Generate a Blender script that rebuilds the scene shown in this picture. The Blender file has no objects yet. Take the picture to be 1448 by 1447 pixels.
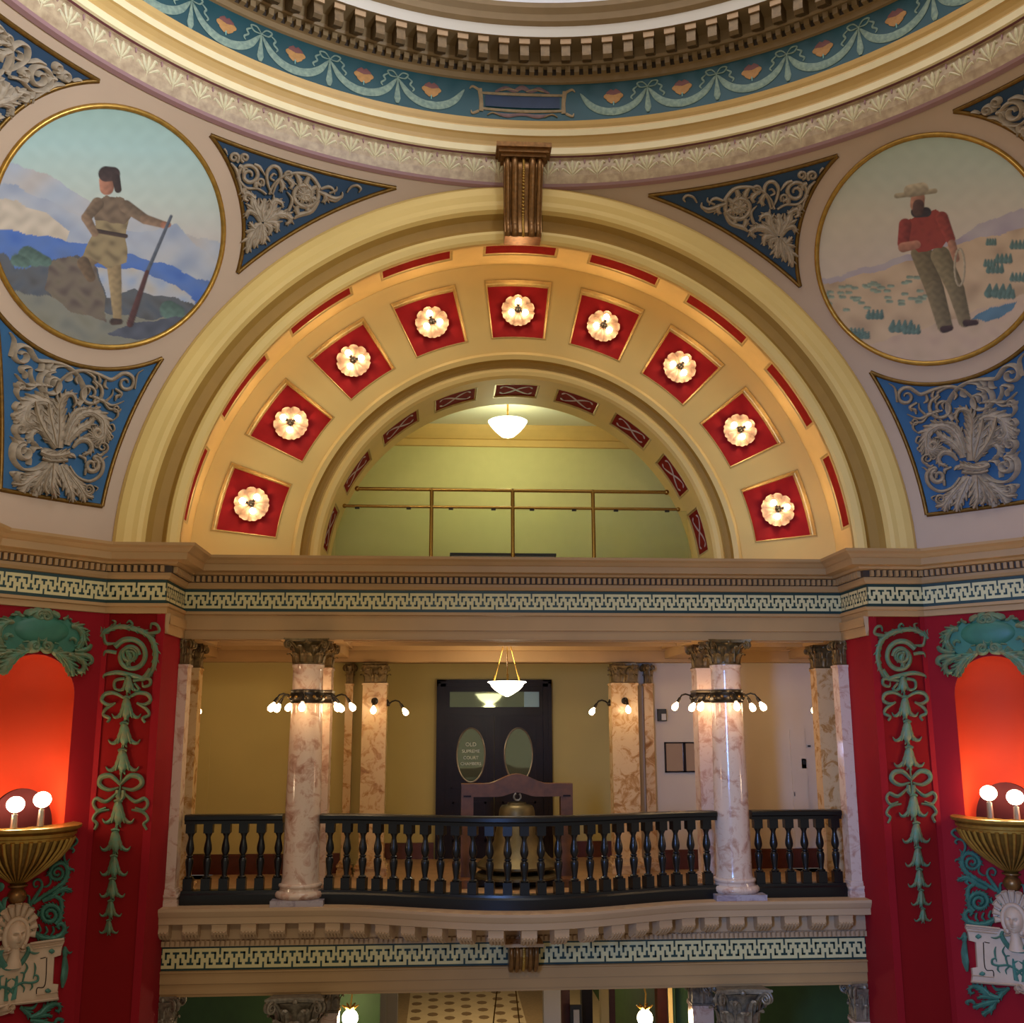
import bpy, math, random
from mathutils import Vector, Matrix
random.seed(11)
sc = bpy.context.scene
COL = sc.collection
PI = math.pi
R_ = math.radians

# ------------------------------------------------------------------ camera
F_PX, YAW, PITCH, ROLL = 1475.78, 0.0649, 0.2035, -0.0027
CAM = Vector((-0.9286, 0.0, 2.0))
_cy, _sy, _cp, _sp = math.cos(YAW), math.sin(YAW), math.cos(PITCH), math.sin(PITCH)
_f = Vector((_sy*_cp, _cy*_cp, _sp)); _r0 = Vector((_cy, -_sy, 0)); _u0 = _r0.cross(_f)
_c, _s = math.cos(ROLL), math.sin(ROLL)
C_R = _c*_r0 + _s*_u0; C_U = -_s*_r0 + _c*_u0; C_F = _f
cd = bpy.data.cameras.new('camera'); cam = bpy.data.objects.new('camera', cd); COL.objects.link(cam)
cd.sensor_fit = 'HORIZONTAL'; cd.sensor_width = 36.0; cd.lens = F_PX/1448*36.0; cd.clip_end = 200
cam.matrix_world = Matrix(((C_R.x, C_U.x, -C_F.x, CAM.x), (C_R.y, C_U.y, -C_F.y, CAM.y), (C_R.z, C_U.z, -C_F.z, CAM.z), (0, 0, 0, 1)))
sc.camera = cam

# ------------------------------------------------------------------ light
def srgb(h):
    h = h.lstrip('#'); o = []
    for i in (0, 2, 4):
        c = int(h[i:i+2], 16)/255
        o.append(c/12.92 if c <= 0.04045 else ((c+0.055)/1.055)**2.4)
    return (o[0], o[1], o[2], 1.0)
w = bpy.data.worlds.new('world'); sc.world = w; w.use_nodes = True
bg = w.node_tree.nodes['Background']; bg.inputs[0].default_value = (1.0, 0.91, 0.76, 1); bg.inputs[1].default_value = 0.24
def light(name, kind, loc, energy, color, size=0.1, rot=None, size_y=None, spread=None):
    d = bpy.data.lights.new(name, kind); d.energy = energy; d.color = color
    if kind == 'AREA':
        d.size = size
        if size_y: d.shape = 'RECTANGLE'; d.size_y = size_y
        if spread: d.spread = spread
    else: d.shadow_soft_size = size
    o = bpy.data.objects.new(name, d); COL.objects.link(o); o.location = loc
    if rot: o.rotation_euler = rot
    return o
def aim(o, target):
    o.rotation_euler = (Vector(target)-o.location).to_track_quat('-Z', 'Y').to_euler()
# daylight from the lunette and the stair window behind the viewer
L = light('lunette_daylight', 'AREA', (4.6, 1.2, 6.6), 185, (0.74, 0.84, 1.0), 1.4, size_y=2.2, spread=R_(60)); aim(L, (-4.8, 8.6, 9.3))
L = light('stair_daylight', 'AREA', (-3.3, 0.2, 2.6), 165, (0.17, 0.38, 1.0), 0.7, size_y=2.8, spread=R_(64)); aim(L, (5.0, 11.2, 0.8))
# daylight that comes down from the drum windows of the dome
L = light('dome_daylight', 'AREA', (0, 6.42, 15.2), 330, (0.92, 0.95, 1.0), 5.0); 
# unseen warm lamp filling the rotunda from above the view
L = light('rotunda_fill', 'POINT', (-1.2, 2.6, 4.8), 385, (1.0, 0.86, 0.60), 0.35)
vs = sc.view_settings
vs.view_transform = 'Standard'; vs.look = 'None'; vs.exposure = 0.0; vs.gamma = 1.0; vs.use_curve_mapping = False

# ------------------------------------------------------------------ pixel -> place
YC, Z0, RS = 6.42, 3.95, 7.38          # rotunda axis, springing height, radius of the pendentive sphere
def ray(x, y): return C_F + C_R*((x-724)/F_PX) - C_U*((y-723.5)/F_PX)
def on_plane(x, y, p, n):
    d = ray(x, y); n = Vector(n); return CAM + d*((Vector(p)-CAM).dot(n)/d.dot(n))
def on_sphere(x, y, rs):
    d = ray(x, y); o = CAM - Vector((0, YC, Z0)); a = d.dot(d); b = 2*o.dot(d); c = o.dot(o)-rs*rs
    return CAM + d*((-b+math.sqrt(b*b-4*a*c))/(2*a))
def S_sphere(x, y, h=0.0): return on_sphere(x, y, RS-0.006-h)
N_DIAG = Vector((1, -1, 0)).normalized(); P_DIAG = Vector((-4.772, 12.084, 0))
def S_diag(x, y, h=0.0): return on_plane(x, y, P_DIAG+N_DIAG*(h+0.002), N_DIAG)
def S_strip(x, y, h=0.0): return on_plane(x, y, (0, 12.084+0.02-h, 0), (0, -1, 0))
def mirror_x(p): return Vector((-p[0], p[1], p[2]))
def mirror_diag(p):                    # across the vertical plane through the left-hand corner
    y = p[1]-YC; return Vector((-y, YC-p[0], p[2]))

# ------------------------------------------------------------------ materials
MATS = {}
def mat(name, col, rough=0.55, metal=0.0, emit=None, estr=0.0, var=0.0, vscale=6.0, bump=0.0, bscale=60.0, spec=0.5, coat=0.0, col2=None, detail=4.0):
    m = bpy.data.materials.new(name); m.use_nodes = True; nt = m.node_tree; b = nt.nodes['Principled BSDF']
    c = srgb(col) if isinstance(col, str) else col
    b.inputs['Base Color'].default_value = c; b.inputs['Roughness'].default_value = rough; b.inputs['Metallic'].default_value = metal
    b.inputs['Specular IOR Level'].default_value = spec
    if coat: b.inputs['Coat Weight'].default_value = coat; b.inputs['Coat Roughness'].default_value = 0.08
    if emit:
        b.inputs['Emission Color'].default_value = srgb(emit); b.inputs['Emission Strength'].default_value = estr
    tc = None
    if var or bump:
        tc = nt.nodes.new('ShaderNodeNewGeometry')
    if var:
        n = nt.nodes.new('ShaderNodeTexNoise'); n.inputs['Scale'].default_value = vscale; n.inputs['Detail'].default_value = detail
        nt.links.new(tc.outputs['Position'], n.inputs['Vector'])
        r = nt.nodes.new('ShaderNodeValToRGB'); c2 = srgb(col2) if col2 else tuple(x*(1-var) for x in c[:3])+(1,)
        r.color_ramp.elements[0].position = 0.32; r.color_ramp.elements[0].color = c2
        r.color_ramp.elements[1].position = 0.68; r.color_ramp.elements[1].color = c
        nt.links.new(n.outputs['Fac'], r.inputs['Fac']); nt.links.new(r.outputs['Color'], b.inputs['Base Color'])
    if bump:
        n2 = nt.nodes.new('ShaderNodeTexNoise'); n2.inputs['Scale'].default_value = bscale; n2.inputs['Detail'].default_value = 3
        nt.links.new(tc.outputs['Position'], n2.inputs['Vector'])
        bp = nt.nodes.new('ShaderNodeBump'); bp.inputs['Strength'].default_value = bump; bp.inputs['Distance'].default_value = 0.02
        nt.links.new(n2.outputs['Fac'], bp.inputs['Height']); nt.links.new(bp.outputs['Normal'], b.inputs['Normal'])
    MATS[name] = m; return m
def marble(name, base, mid, vein, scale=2.2, rough=0.14):
    m = bpy.data.materials.new(name); m.use_nodes = True; nt = m.node_tree; b = nt.nodes['Principled BSDF']
    g = nt.nodes.new('ShaderNodeNewGeometry'); n = nt.nodes.new('ShaderNodeTexNoise')
    n.inputs['Scale'].default_value = scale; n.inputs['Detail'].default_value = 9; n.inputs['Roughness'].default_value = 0.66; n.inputs['Distortion'].default_value = 0.9
    nt.links.new(g.outputs['Position'], n.inputs['Vector'])
    r = nt.nodes.new('ShaderNodeValToRGB'); e = r.color_ramp.elements
    e[0].position = 0.30; e[0].color = srgb(vein); e[1].position = 0.62; e[1].color = srgb(base)
    k = e.new(0.43); k.color = srgb(mid); k = e.new(0.5); k.color = srgb(base); k = e.new(0.70); k.color = srgb(mid)
    nt.links.new(n.outputs['Fac'], r.inputs['Fac']); nt.links.new(r.outputs['Color'], b.inputs['Base Color'])
    b.inputs['Roughness'].default_value = rough; MATS[name] = m; return m
mat('cream', '#d9b878', 0.62, var=0.10, vscale=1.6, bump=0.02)
mat('cream_gold', '#e0bd6e', 0.6, var=0.08, vscale=1.3)
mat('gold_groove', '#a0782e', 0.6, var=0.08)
mat('soffit_gold', '#dcb46a', 0.6, var=0.06)
mat('tan', '#ad8552', 0.6, var=0.10, vscale=2.0)
mat('tan_grey', '#b8946c', 0.62, var=0.08, vscale=1.5)
mat('pink_grey', '#b89c80', 0.65, var=0.06, vscale=1.2)
mat('taupe', '#8c7a66', 0.6)
mat('coffer_red', '#96191c', 0.7, var=0.15, vscale=5, spec=0.15)
mat('panel_red', '#861c14', 0.85, var=0.2, vscale=9, spec=0.06)
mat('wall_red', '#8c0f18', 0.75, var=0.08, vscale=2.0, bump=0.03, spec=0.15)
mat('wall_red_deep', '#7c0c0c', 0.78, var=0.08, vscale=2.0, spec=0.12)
mat('shade_red', '#2c070a', 0.8, spec=0.1)  # dark red that carries the shadow low in the niche
mat('ring_tan', '#c8a05c', 0.5, var=0.06)
mat('ring_cream', '#ead6a6', 0.45, var=0.05)
mat('modillion_bronze', '#6e5430', 0.45, 0.4, var=0.3, vscale=20)
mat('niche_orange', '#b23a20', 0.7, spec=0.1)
mat('gilt', '#b98d3e', 0.35, 0.75, var=0.3, vscale=14)
mat('gilt_pale', '#c6a45e', 0.4, 0.35, var=0.2, vscale=14)
mat('gilt_dark', '#7d5a22', 0.4, 0.7, var=0.35, vscale=20)
mat('bronze_gold', '#8a5f30', 0.36, 0.65, var=0.4, vscale=22)
mat('capital_gold', '#7c6136', 0.45, 0.45, var=0.55, vscale=26)
mat('panel_blue', '#1f5478', 0.6, var=0.18, vscale=3)
mat('panel_blue_shaded', '#14344c', 0.6, var=0.18, vscale=3)  # panel blue with the shade under the ring put into the colour
mat('frieze_teal', '#11474e', 0.5, var=0.18, vscale=2.0)
mat('fret_green', '#12332c', 0.5)
mat('fret_cream', '#d2c188', 0.6)
mat('stone_relief', '#a8957c', 0.65, var=0.28, vscale=16)
mat('verdigris', '#4f7a5c', 0.6, var=0.4, vscale=18, col2='#75714c')
mat('teal_leaf', '#4a7c68', 0.55, var=0.3, vscale=11)
mat('cartouche_green', '#2f6a50', 0.5, var=0.2, vscale=6)
mat('plaque_cream', '#c0a284', 0.6, var=0.1)
mat('relief_rose', '#b9a2a0', 0.6)
mat('ovolo_cream', '#bfa682', 0.5, var=0.25, vscale=12, col2='#9d8264')
mat('ovolo_leaf', '#d8caa0', 0.5, var=0.2, vscale=20)
mat('ovolo_purple', '#9a7472', 0.55)
mat('purple_line', '#6e3a3c', 0.55)
mat('dome_white', '#e4e2e6', 0.7)
mat('corona_grey', '#cfc4b4', 0.6)
mat('cornice_brown', '#8f744e', 0.6, var=0.1)
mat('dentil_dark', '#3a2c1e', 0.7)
mat('olive_wall', '#b7a05e', 0.75, var=0.05, vscale=1.5)
mat('pale_wall', '#c9b498', 0.75, var=0.04, vscale=1.5)
mat('upper_wall', '#cfc68a', 0.75, var=0.04)
mat('white_ceiling', '#e9e5d2', 0.75)
mat('black_paint', '#0b0b0c', 0.3, spec=0.45)
mat('dark_wood', '#1c0a07', 0.42, var=0.4, vscale=10, spec=0.22)
mat('brown_wood', '#70431e', 0.42, var=0.4, vscale=9)
mat('base_wood', '#5a2514', 0.4, var=0.3, vscale=8)
mat('floor_wood', '#a9835a', 0.4, var=0.25, vscale=5)
mat('bell_metal', '#6f5f3c', 0.45, 0.55, var=0.3, vscale=8)
mat('brass', '#a7803a', 0.25, 0.9)
mat('dark_metal', '#2b241c', 0.35, 0.7)
mat('steel', '#9a958c', 0.3, 0.9)
mat('black', '#0a0908', 0.5)
mat('white_box', '#b8ae9c', 0.6)
mat('lower_green', '#2e4a1e', 0.7, var=0.2)
mat('tile_cream', '#b5a27c', 0.4, var=0.1)
mat('tile_brown', '#6b563a', 0.45)
mat('tile_border', '#8a7452', 0.45, var=0.3, vscale=18)
mat('bulb', '#fff2d8', 0.4, emit='#ffd9a0', estr=26.0)
mat('bulb_hot', '#fff6e6', 0.4, emit='#ffe3b8', estr=36.0)
mat('petal', '#b08a6c', 0.55, var=0.25, vscale=30)
mat('glass_glow', '#f4f6e0', 0.4, emit='#f4f5d0', estr=7.0)
mat('glass_glow_warm', '#f8f3e0', 0.4, emit='#fff3d8', estr=6.0)
marble('marble_pink', '#cfb39d', '#bf9a84', '#9f7058', 5.5)
mat('capital_stone', '#94836a', 0.45, 0.3, var=0.5, vscale=26)
marble('marble_gold', '#cda878', '#b5854e', '#8a5a2c', 6.0, 0.2)
marble('marble_lilac', '#a79a9c', '#8b7c84', '#6a5a60', 3.0, 0.25)
mg = bpy.data.materials.new('clear_glass'); mg.use_nodes = True; b = mg.node_tree.nodes['Principled BSDF']
b.inputs['Base Color'].default_value = (0.9, 0.97, 0.9, 1); b.inputs['Roughness'].default_value = 0.02; b.inputs['Transmission Weight'].default_value = 1.0; b.inputs['IOR'].default_value = 1.02
b.inputs['Specular IOR Level'].default_value = 1.0; b.inputs['Coat Weight'].default_value = 0.6; b.inputs['Coat Roughness'].default_value = 0.0
MATS['clear_glass'] = mg
mat('dark_glass', '#5d6650', 0.05, spec=0.8)
mat('mirror_glass', '#c9a08a', 0.06, 0.85)
mat('etched', '#c9c6b4', 0.5)

# ------------------------------------------------------------------ mesh tools
class MB:
    def __init__(s): s.v = []; s.f = []; s.m = []
    def add(s, vs, fs, mi=0):
        o = len(s.v); s.v.extend([tuple(p) for p in vs])
        for f in fs: s.f.append(tuple(i+o for i in f)); s.m.append(mi)
    def box(s, x0, x1, y0, y1, z0, z1, mi=0):
        s.add([(x0,y0,z0),(x1,y0,z0),(x1,y1,z0),(x0,y1,z0),(x0,y0,z1),(x1,y0,z1),(x1,y1,z1),(x0,y1,z1)],
              [(0,3,2,1),(4,5,6,7),(0,1,5,4),(1,2,6,5),(2,3,7,6),(3,0,4,7)], mi)
    def grid(s, rows, mi=0, flip=False, closed=False):
        n = len(rows[0]); vs = [p for r in rows for p in r]; fs = []
        for i in range(len(rows)-1):
            for j in range(n if closed else n-1):
                k = (j+1) % n; q = (i*n+j, i*n+k, (i+1)*n+k, (i+1)*n+j)
                fs.append(q[::-1] if flip else q)
        s.add(vs, fs, mi)
    def lathe(s, cx, cy, prof, n=24, mi=0, a0=0.0, a1=2*PI, sq=0.0, cz=0.0, capb=True, capt=True):
        full = abs(a1-a0-2*PI) < 1e-6; m = n if full else n+1; rows = []
        for r, z in prof:
            row = []
            for i in range(m):
                a = a0+(a1-a0)*i/n; row.append((cx+r*math.cos(a), cy+r*math.sin(a), z+cz))
            rows.append(row)
        s.grid(rows, mi, False, full)
        if full and capb and prof[0][0] > 1e-5: s.add(rows[0], [tuple(range(m))[::-1]], mi)
        if full and capt and prof[-1][0] > 1e-5: s.add(rows[-1], [tuple(range(m))], mi)
    def tube(s, pts, rad, n=8, mi=0, cap=True):
        pts = [Vector(p) for p in pts]; k = len(pts); rows = []
        rr = rad if isinstance(rad, (list, tuple)) else [rad]*k
        t0 = (pts[1]-pts[0]).normalized(); up = Vector((0,0,1)) if abs(t0.z) < 0.9 else Vector((1,0,0)); nrm = t0.cross(up).normalized()
        for i, p in enumerate(pts):
            t = (pts[min(i+1,k-1)]-pts[max(i-1,0)]).normalized(); nrm = (nrm-t*nrm.dot(t)).normalized(); bi = t.cross(nrm)
            rows.append([p+nrm*(rr[i]*math.cos(2*PI*j/n))+bi*(rr[i]*math.sin(2*PI*j/n)) for j in range(n)])
        s.grid(rows, mi, False, True)
        if cap: s.add(rows[0], [tuple(range(n))[::-1]], mi); s.add(rows[-1], [tuple(range(n))], mi)
    def ball(s, c, r, n=12, mi=0, sz=1.0, k=8):
        rows = []
        for i in range(k+1):
            a = -PI/2+PI*i/k; rr = max(r*math.cos(a), 1e-5)
            rows.append([(c[0]+rr*math.cos(2*PI*j/n), c[1]+rr*math.sin(2*PI*j/n), c[2]+r*sz*math.sin(a)) for j in range(n)])
        s.grid(rows, mi, False, True)
    def xform(s, fn, flip=False):
        o = MB(); o.v = [tuple(fn(Vector(p))) for p in s.v]; o.f = [f[::-1] if flip else f for f in s.f]; o.m = list(s.m); return o
    def extrude(s, poly, fn, h0, h1, mi=0):
        a = [fn(x, y, h0) for x, y in poly]; b2 = [fn(x, y, h1) for x, y in poly]; n = len(poly)
        s.add(list(a)+list(b2), [tuple(range(n, 2*n))]+[(i, (i+1) % n, n+(i+1) % n, n+i) for i in range(n)], mi)
def tag(o, label=None, cat=None, group=None, kind=None):
    if label: o['label'] = label
    if cat: o['category'] = cat
    if group: o['group'] = group
    if kind: o['kind'] = kind
    return o
def make_mesh(name, mb, mats, sharp=35):
    me = bpy.data.meshes.new(name); me.from_pydata(mb.v, [], mb.f)
    for k in (mats if isinstance(mats, (list, tuple)) else [mats]): me.materials.append(MATS[k] if isinstance(k, str) else k)
    me.polygons.foreach_set('material_index', mb.m)
    me.polygons.foreach_set('use_smooth', [True]*len(mb.f)); me.update()
    me.set_sharp_from_angle(angle=R_(sharp)); return me
def put(name, me, parent=None, mw=None):
    o = bpy.data.objects.new(name, me); COL.objects.link(o)
    if parent is not None:
        o.parent = parent; o.matrix_parent_inverse = PINV[parent.name]
    if mw is not None: o.matrix_basis = mw
    PINV[o.name] = (PW(o)).inverted()
    return o
PINV = {}
def PW(o):
    if o.parent is None: return o.matrix_basis.copy()
    return PW(o.parent) @ o.matrix_parent_inverse @ o.matrix_basis
def obj(name, mb, mats, parent=None, label=None, cat=None, group=None, kind=None, sharp=35):
    o = put(name, make_mesh(name, mb, mats, sharp), parent); tag(o, label, cat, group, kind); return o
def empty(name, loc, label=None, cat=None, group=None, kind=None):
    o = bpy.data.objects.new(name, None); COL.objects.link(o); o.location = loc; o.empty_display_size = 0.1
    o.matrix_basis = Matrix.Translation(loc); PINV[o.name] = o.matrix_basis.inverted(); tag(o, label, cat, group, kind); return o
def children(o): return [c for c in bpy.data.objects if c.parent == o]
def catmull(pts, n=6):
    if len(pts) < 3: return [tuple(p) for p in pts]
    P = [pts[0]]+list(pts)+[pts[-1]]; out = []
    for i in range(1, len(P)-2):
        for k in range(n):
            t = k/n; a, b_, c, d = P[i-1], P[i], P[i+1], P[i+2]
            out.append(tuple(0.5*(2*b_[j]+(c[j]-a[j])*t+(2*a[j]-5*b_[j]+4*c[j]-d[j])*t*t+(3*b_[j]-a[j]-3*c[j]+d[j])*t**3) for j in range(len(b_))))
    out.append(tuple(pts[-1])); return out
def lerp_list(w, n):
    if not isinstance(w, (list, tuple)): return [w]*n
    o = []
    for i in range(n):
        t = i/(n-1)*(len(w)-1); k = min(int(t), len(w)-2); o.append(w[k]+(w[k+1]-w[k])*(t-k))
    return o
def stroke(mb, pts, wd, h, S, mi=0, n=5, base=0.0):
    """raised half-round band drawn on a surface S(x, y, height); widths in drawing units, height in metres"""
    pts = catmull(pts, n); k = len(pts); W = lerp_list(wd, k); rows = []
    for i, (x, y) in enumerate(pts):
        a = pts[max(i-1,0)]; b2 = pts[min(i+1,k-1)]; tx, ty = b2[0]-a[0], b2[1]-a[1]; L_ = math.hypot(tx, ty) or 1
        nx, ny = -ty/L_, tx/L_; q = max(W[i], 0.002); hh = h*min(1, 0.35+q/3)
        rows.append([S(x+nx*q*o, y+ny*q*o, base+hh*e) for o, e in ((-1,-0.25),(-0.72,0.62),(0,1),(0.72,0.62),(1,-0.25))])
    mb.grid(rows, mi)
    mb.add(rows[0], [(0,1,2,3,4)], mi); mb.add(rows[-1], [(4,3,2,1,0)], mi)
def leafy(mb, P2, W2, h, S, base=0.012, lim=4.0):
    """a stroke; broad ones get toothed lobes and a midrib"""
    stroke(mb, P2, W2, h, S, 0, 5, base)
    if max(W2) < lim: return
    cp = catmull(P2, 6); k = len(cp); WL_ = lerp_list(W2, k)
    for i in range(3, k-1, 3):
        tx, ty = cp[i][0]-cp[i-1][0], cp[i][1]-cp[i-1][1]; l = math.hypot(tx, ty) or 1; tx /= l; ty /= l
        for s in (-1, 1):
            q = WL_[i]; x0, y0 = cp[i]; ex, ey = tx*0.9-s*ty*1.0, ty*0.9+s*tx*1.0
            stroke(mb, [(x0-s*ty*q*0.3, y0+s*tx*q*0.3), (x0+ex*q*0.8, y0+ey*q*0.8), (x0+ex*q*1.25+tx*q*0.3, y0+ey*q*1.25+ty*q*0.3)], [q*0.32, q*0.36, q*0.12], h*0.9, S, 0, 3, base)
    stroke(mb, P2, [w_*0.16 for w_ in W2], h*0.5, S, 0, 5, base+h*0.75)
def spiral(cx, cy, r, a0, turns, d=1, rin=0.2, n=10):
    m = max(6, int(n*turns)); o = []
    for i in range(m+1):
        t = i/m; a = R_(a0)+d*2*PI*turns*t; rr = r*(1-t*(1-rin)); o.append((cx+rr*math.cos(a), cy+rr*math.sin(a)))
    return o
def sweep(mb, path, prof, mids=None, mi=0, closed=False):
    """prof: list of (offset towards the room, z); mitred along the plan path"""
    n = len(path); P = [Vector((p[0], p[1])) for p in path]; M = []
    for i in range(n):
        d1 = (P[i]-P[i-1]).normalized() if (i > 0 or closed) else None
        d2 = (P[(i+1) % n]-P[i]).normalized() if (i < n-1 or closed) else None
        n1 = Vector((d1.y, -d1.x)) if d1 is not None else None; n2 = Vector((d2.y, -d2.x)) if d2 is not None else None
        if n1 is None: M.append(n2)
        elif n2 is None: M.append(n1)
        else: M.append((n1+n2)/(1+n1.dot(n2)))
    rows = [[(P[i].x+M[i].x*o, P[i].y+M[i].y*o, z) for i in range(n)] for o, z in prof]
    for k in range(len(prof)-1):
        mb.grid([rows[k], rows[k+1]], mids[k] if mids else mi, False, closed)
def panelled(P, us, vs, holes):
    """surface grid P(u,v,depth) with rectangular holes; returns (face mesh, list of per-hole uv rects)"""
    mb = MB(); U = sorted(set([round(u, 6) for u in us]+[round(a, 6) for h in holes for a in h[:2]])); V = sorted(set([round(v, 6) for v in vs]+[round(a, 6) for h in holes for a in h[2:]]))
    idx = {}
    def vid(u, v):
        if (u, v) not in idx: idx[(u, v)] = len(mb.v); mb.v.append(tuple(P(u, v, 0)))
        return idx[(u, v)]
    for i in range(len(U)-1):
        for j in range(len(V)-1):
            uc, vc = (U[i]+U[i+1])/2, (V[j]+V[j+1])/2
            if any(h[0] < uc < h[1] and h[2] < vc < h[3] for h in holes): continue
            mb.f.append((vid(U[i], V[j]), vid(U[i+1], V[j]), vid(U[i+1], V[j+1]), vid(U[i], V[j+1]))); mb.m.append(0)
    return mb
def hole_frame(P, h, d, inset_u, inset_v, n=5, lip=0.014):
    """moulded reveal of one hole: from the face edge down to an inset edge at depth d"""
    mb = MB(); u0, u1, v0, v1 = h
    def ring(iu, iv, dep):
        r = []
        for k in range(n): r.append(P(u0+iu+(u1-u0-2*iu)*k/n, v0+iv, dep))
        for k in range(n): r.append(P(u1-iu, v0+iv+(v1-v0-2*iv)*k/n, dep))
        for k in range(n): r.append(P(u1-iu-(u1-u0-2*iu)*k/n, v1-iv, dep))
        for k in range(n): r.append(P(u0+iu, v1-iv-(v1-v0-2*iv)*k/n, dep))
        return r
    rows = [ring(-inset_u*0.35, -inset_v*0.35, 0.0), ring(-inset_u*0.3, -inset_v*0.3, -lip), ring(inset_u*0.1, inset_v*0.1, -lip), ring(inset_u*0.35, inset_v*0.35, d*0.55), ring(inset_u*0.75, inset_v*0.75, d*0.6), ring(inset_u, inset_v, d)]
    mb.grid(rows, 0, True, True); return mb
def hole_back(P, h, d, n=5):
    mb = MB(); u0, u1, v0, v1 = h
    mb.grid([[P(u0+(u1-u0)*i/n, v0+(v1-v0)*j/2, d) for i in range(n+1)] for j in range(3)], 0, True); return mb
# ================================================================== STRUCTURE
AX = Vector((0, YC, 0))
def rotz(a): return Matrix.Translation(AX) @ Matrix.Rotation(a, 4, 'Z') @ Matrix.Translation(-AX)
TR = {'n': 0}
def trim(mb, mats, label, parent=None, sharp=35):
    TR['n'] += 1
    return obj('trim_%d' % TR['n'], mb, mats, parent, label, 'trim', None, 'structure', sharp)
# ---------------- ring cornice, painted drum frieze, modillion cornice, dome
NSEG = 160
def rev(mb, prof, mids=None, a0=0, a1=2*PI, n=NSEG):
    full = abs(a1-a0) > 6.28; m = n if full else n+1
    rows = [[(r*math.cos(a0+(a1-a0)*i/n), YC+r*math.sin(a0+(a1-a0)*i/n), z) for i in range(m)] for r, z in prof]
    for k in range(len(prof)-1): mb.grid([rows[k], rows[k+1]], mids[k] if mids else 0, True, full)
mb = MB()
prof = [(5.66,8.655),(5.60,8.67),(5.58,8.70),(5.545,8.79),(5.525,8.89),(5.53,8.98),(5.55,9.02),(5.528,9.03),(5.50,9.04),(5.47,9.05),(5.465,9.13),(5.47,9.15),(5.455,9.19),(5.42,9.24),(5.395,9.255),(5.385,9.29),(5.375,9.325),(5.38,9.345),(5.36,9.38),(5.345,9.43),(5.62,9.46)]
mids = [1,1,0,0,0,0,0,2,3,3,4,4,4,4,3,3,4,4,4,4]
rev(mb, prof, mids)
ring = trim(mb, ['ovolo_cream','ovolo_purple','purple_line','ring_cream','ring_tan'], 'cream and gold moulded ring cornice resting on the arches under the blue frieze', sharp=25)
mb = MB(); rev(mb, [(5.62,9.46),(5.62,10.13)])
frieze = trim(mb, ['frieze_teal'], 'curved teal frieze band painted with swags and flowers below the dome cornice')
mb = MB()
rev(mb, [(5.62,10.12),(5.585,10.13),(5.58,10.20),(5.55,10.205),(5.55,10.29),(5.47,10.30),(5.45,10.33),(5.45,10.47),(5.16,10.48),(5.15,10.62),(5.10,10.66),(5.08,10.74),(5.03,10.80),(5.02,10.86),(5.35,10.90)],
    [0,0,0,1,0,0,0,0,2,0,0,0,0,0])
dcor = trim(mb, ['cornice_brown','dentil_dark','corona_grey'], 'brown modillion cornice ring at the foot of the dome', sharp=25)
mb = MB(); rev(mb, [(5.35,10.88),(5.35,12.6),(5.2,13.6),(4.6,15.2),(3.4,16.6),(1.6,17.5),(0.01,17.8)])
obj('ceiling', mb, 'dome_white', None, 'white plaster dome above the modillion cornice', 'dome', None, 'structure', 60)
# dentils of the dome cornice (too small to pick apart)
mb = MB(); nd = 300
for i in range(nd):
    a = 2*PI*i/nd; ca, sa = math.cos(a), math.sin(a); t = 0.032
    P = lambda r, q, z: (r*ca-q*sa, YC+r*sa+q*ca, z)
    mb.add([P(5.56,-t,10.205),P(5.48,-t,10.205),P(5.48,t,10.205),P(5.56,t,10.205),P(5.56,-t,10.285),P(5.48,-t,10.285),P(5.48,t,10.285),P(5.56,t,10.285)],
           [(0,3,2,1),(4,5,6,7),(0,1,5,4),(1,2,6,5),(2,3,7,6),(3,0,4,7)])
obj('dentil_row', mb, 'cornice_brown', dcor, kind='stuff')
# scrolled modillions: one mesh, many copies
mb = MB(); t = 0.055
side = [(0,0.02),(0,-0.13),(0.10,-0.19),(0.17,-0.24),(0.23,-0.25),(0.265,-0.21),(0.265,-0.15),(0.25,-0.10),(0.26,-0.03),(0.26,0.02)]
pts = [(5.46-o, y, 10.45+z) for y in (-t, t) for o, z in side]; n = len(side)
mb.add(pts, [tuple(range(n)), tuple(range(2*n-1, n-1, -1))]+[(i, n+i, n+(i+1) % n, (i+1) % n) for i in range(n)])
mb.add([(5.185,-t-0.012,10.40),(5.185,t+0.012,10.40),(5.185,t+0.012,10.47),(5.185,-t-0.012,10.47)], [(0,1,2,3)], 1)
mb.box(5.183,5.20,-t-0.012,t+0.012,10.40,10.47,1)
mod_me = make_mesh('modillion', mb, ['modillion_bronze','tan_grey'])
nm = 126
for i in range(nm):
    a = 2*PI*(i+0.5)/nm
    if math.sin(a) < -0.2: continue
    put('modillion', mod_me, dcor, Matrix.Translation(AX) @ Matrix.Rotation(a, 4, 'Z'))
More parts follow.
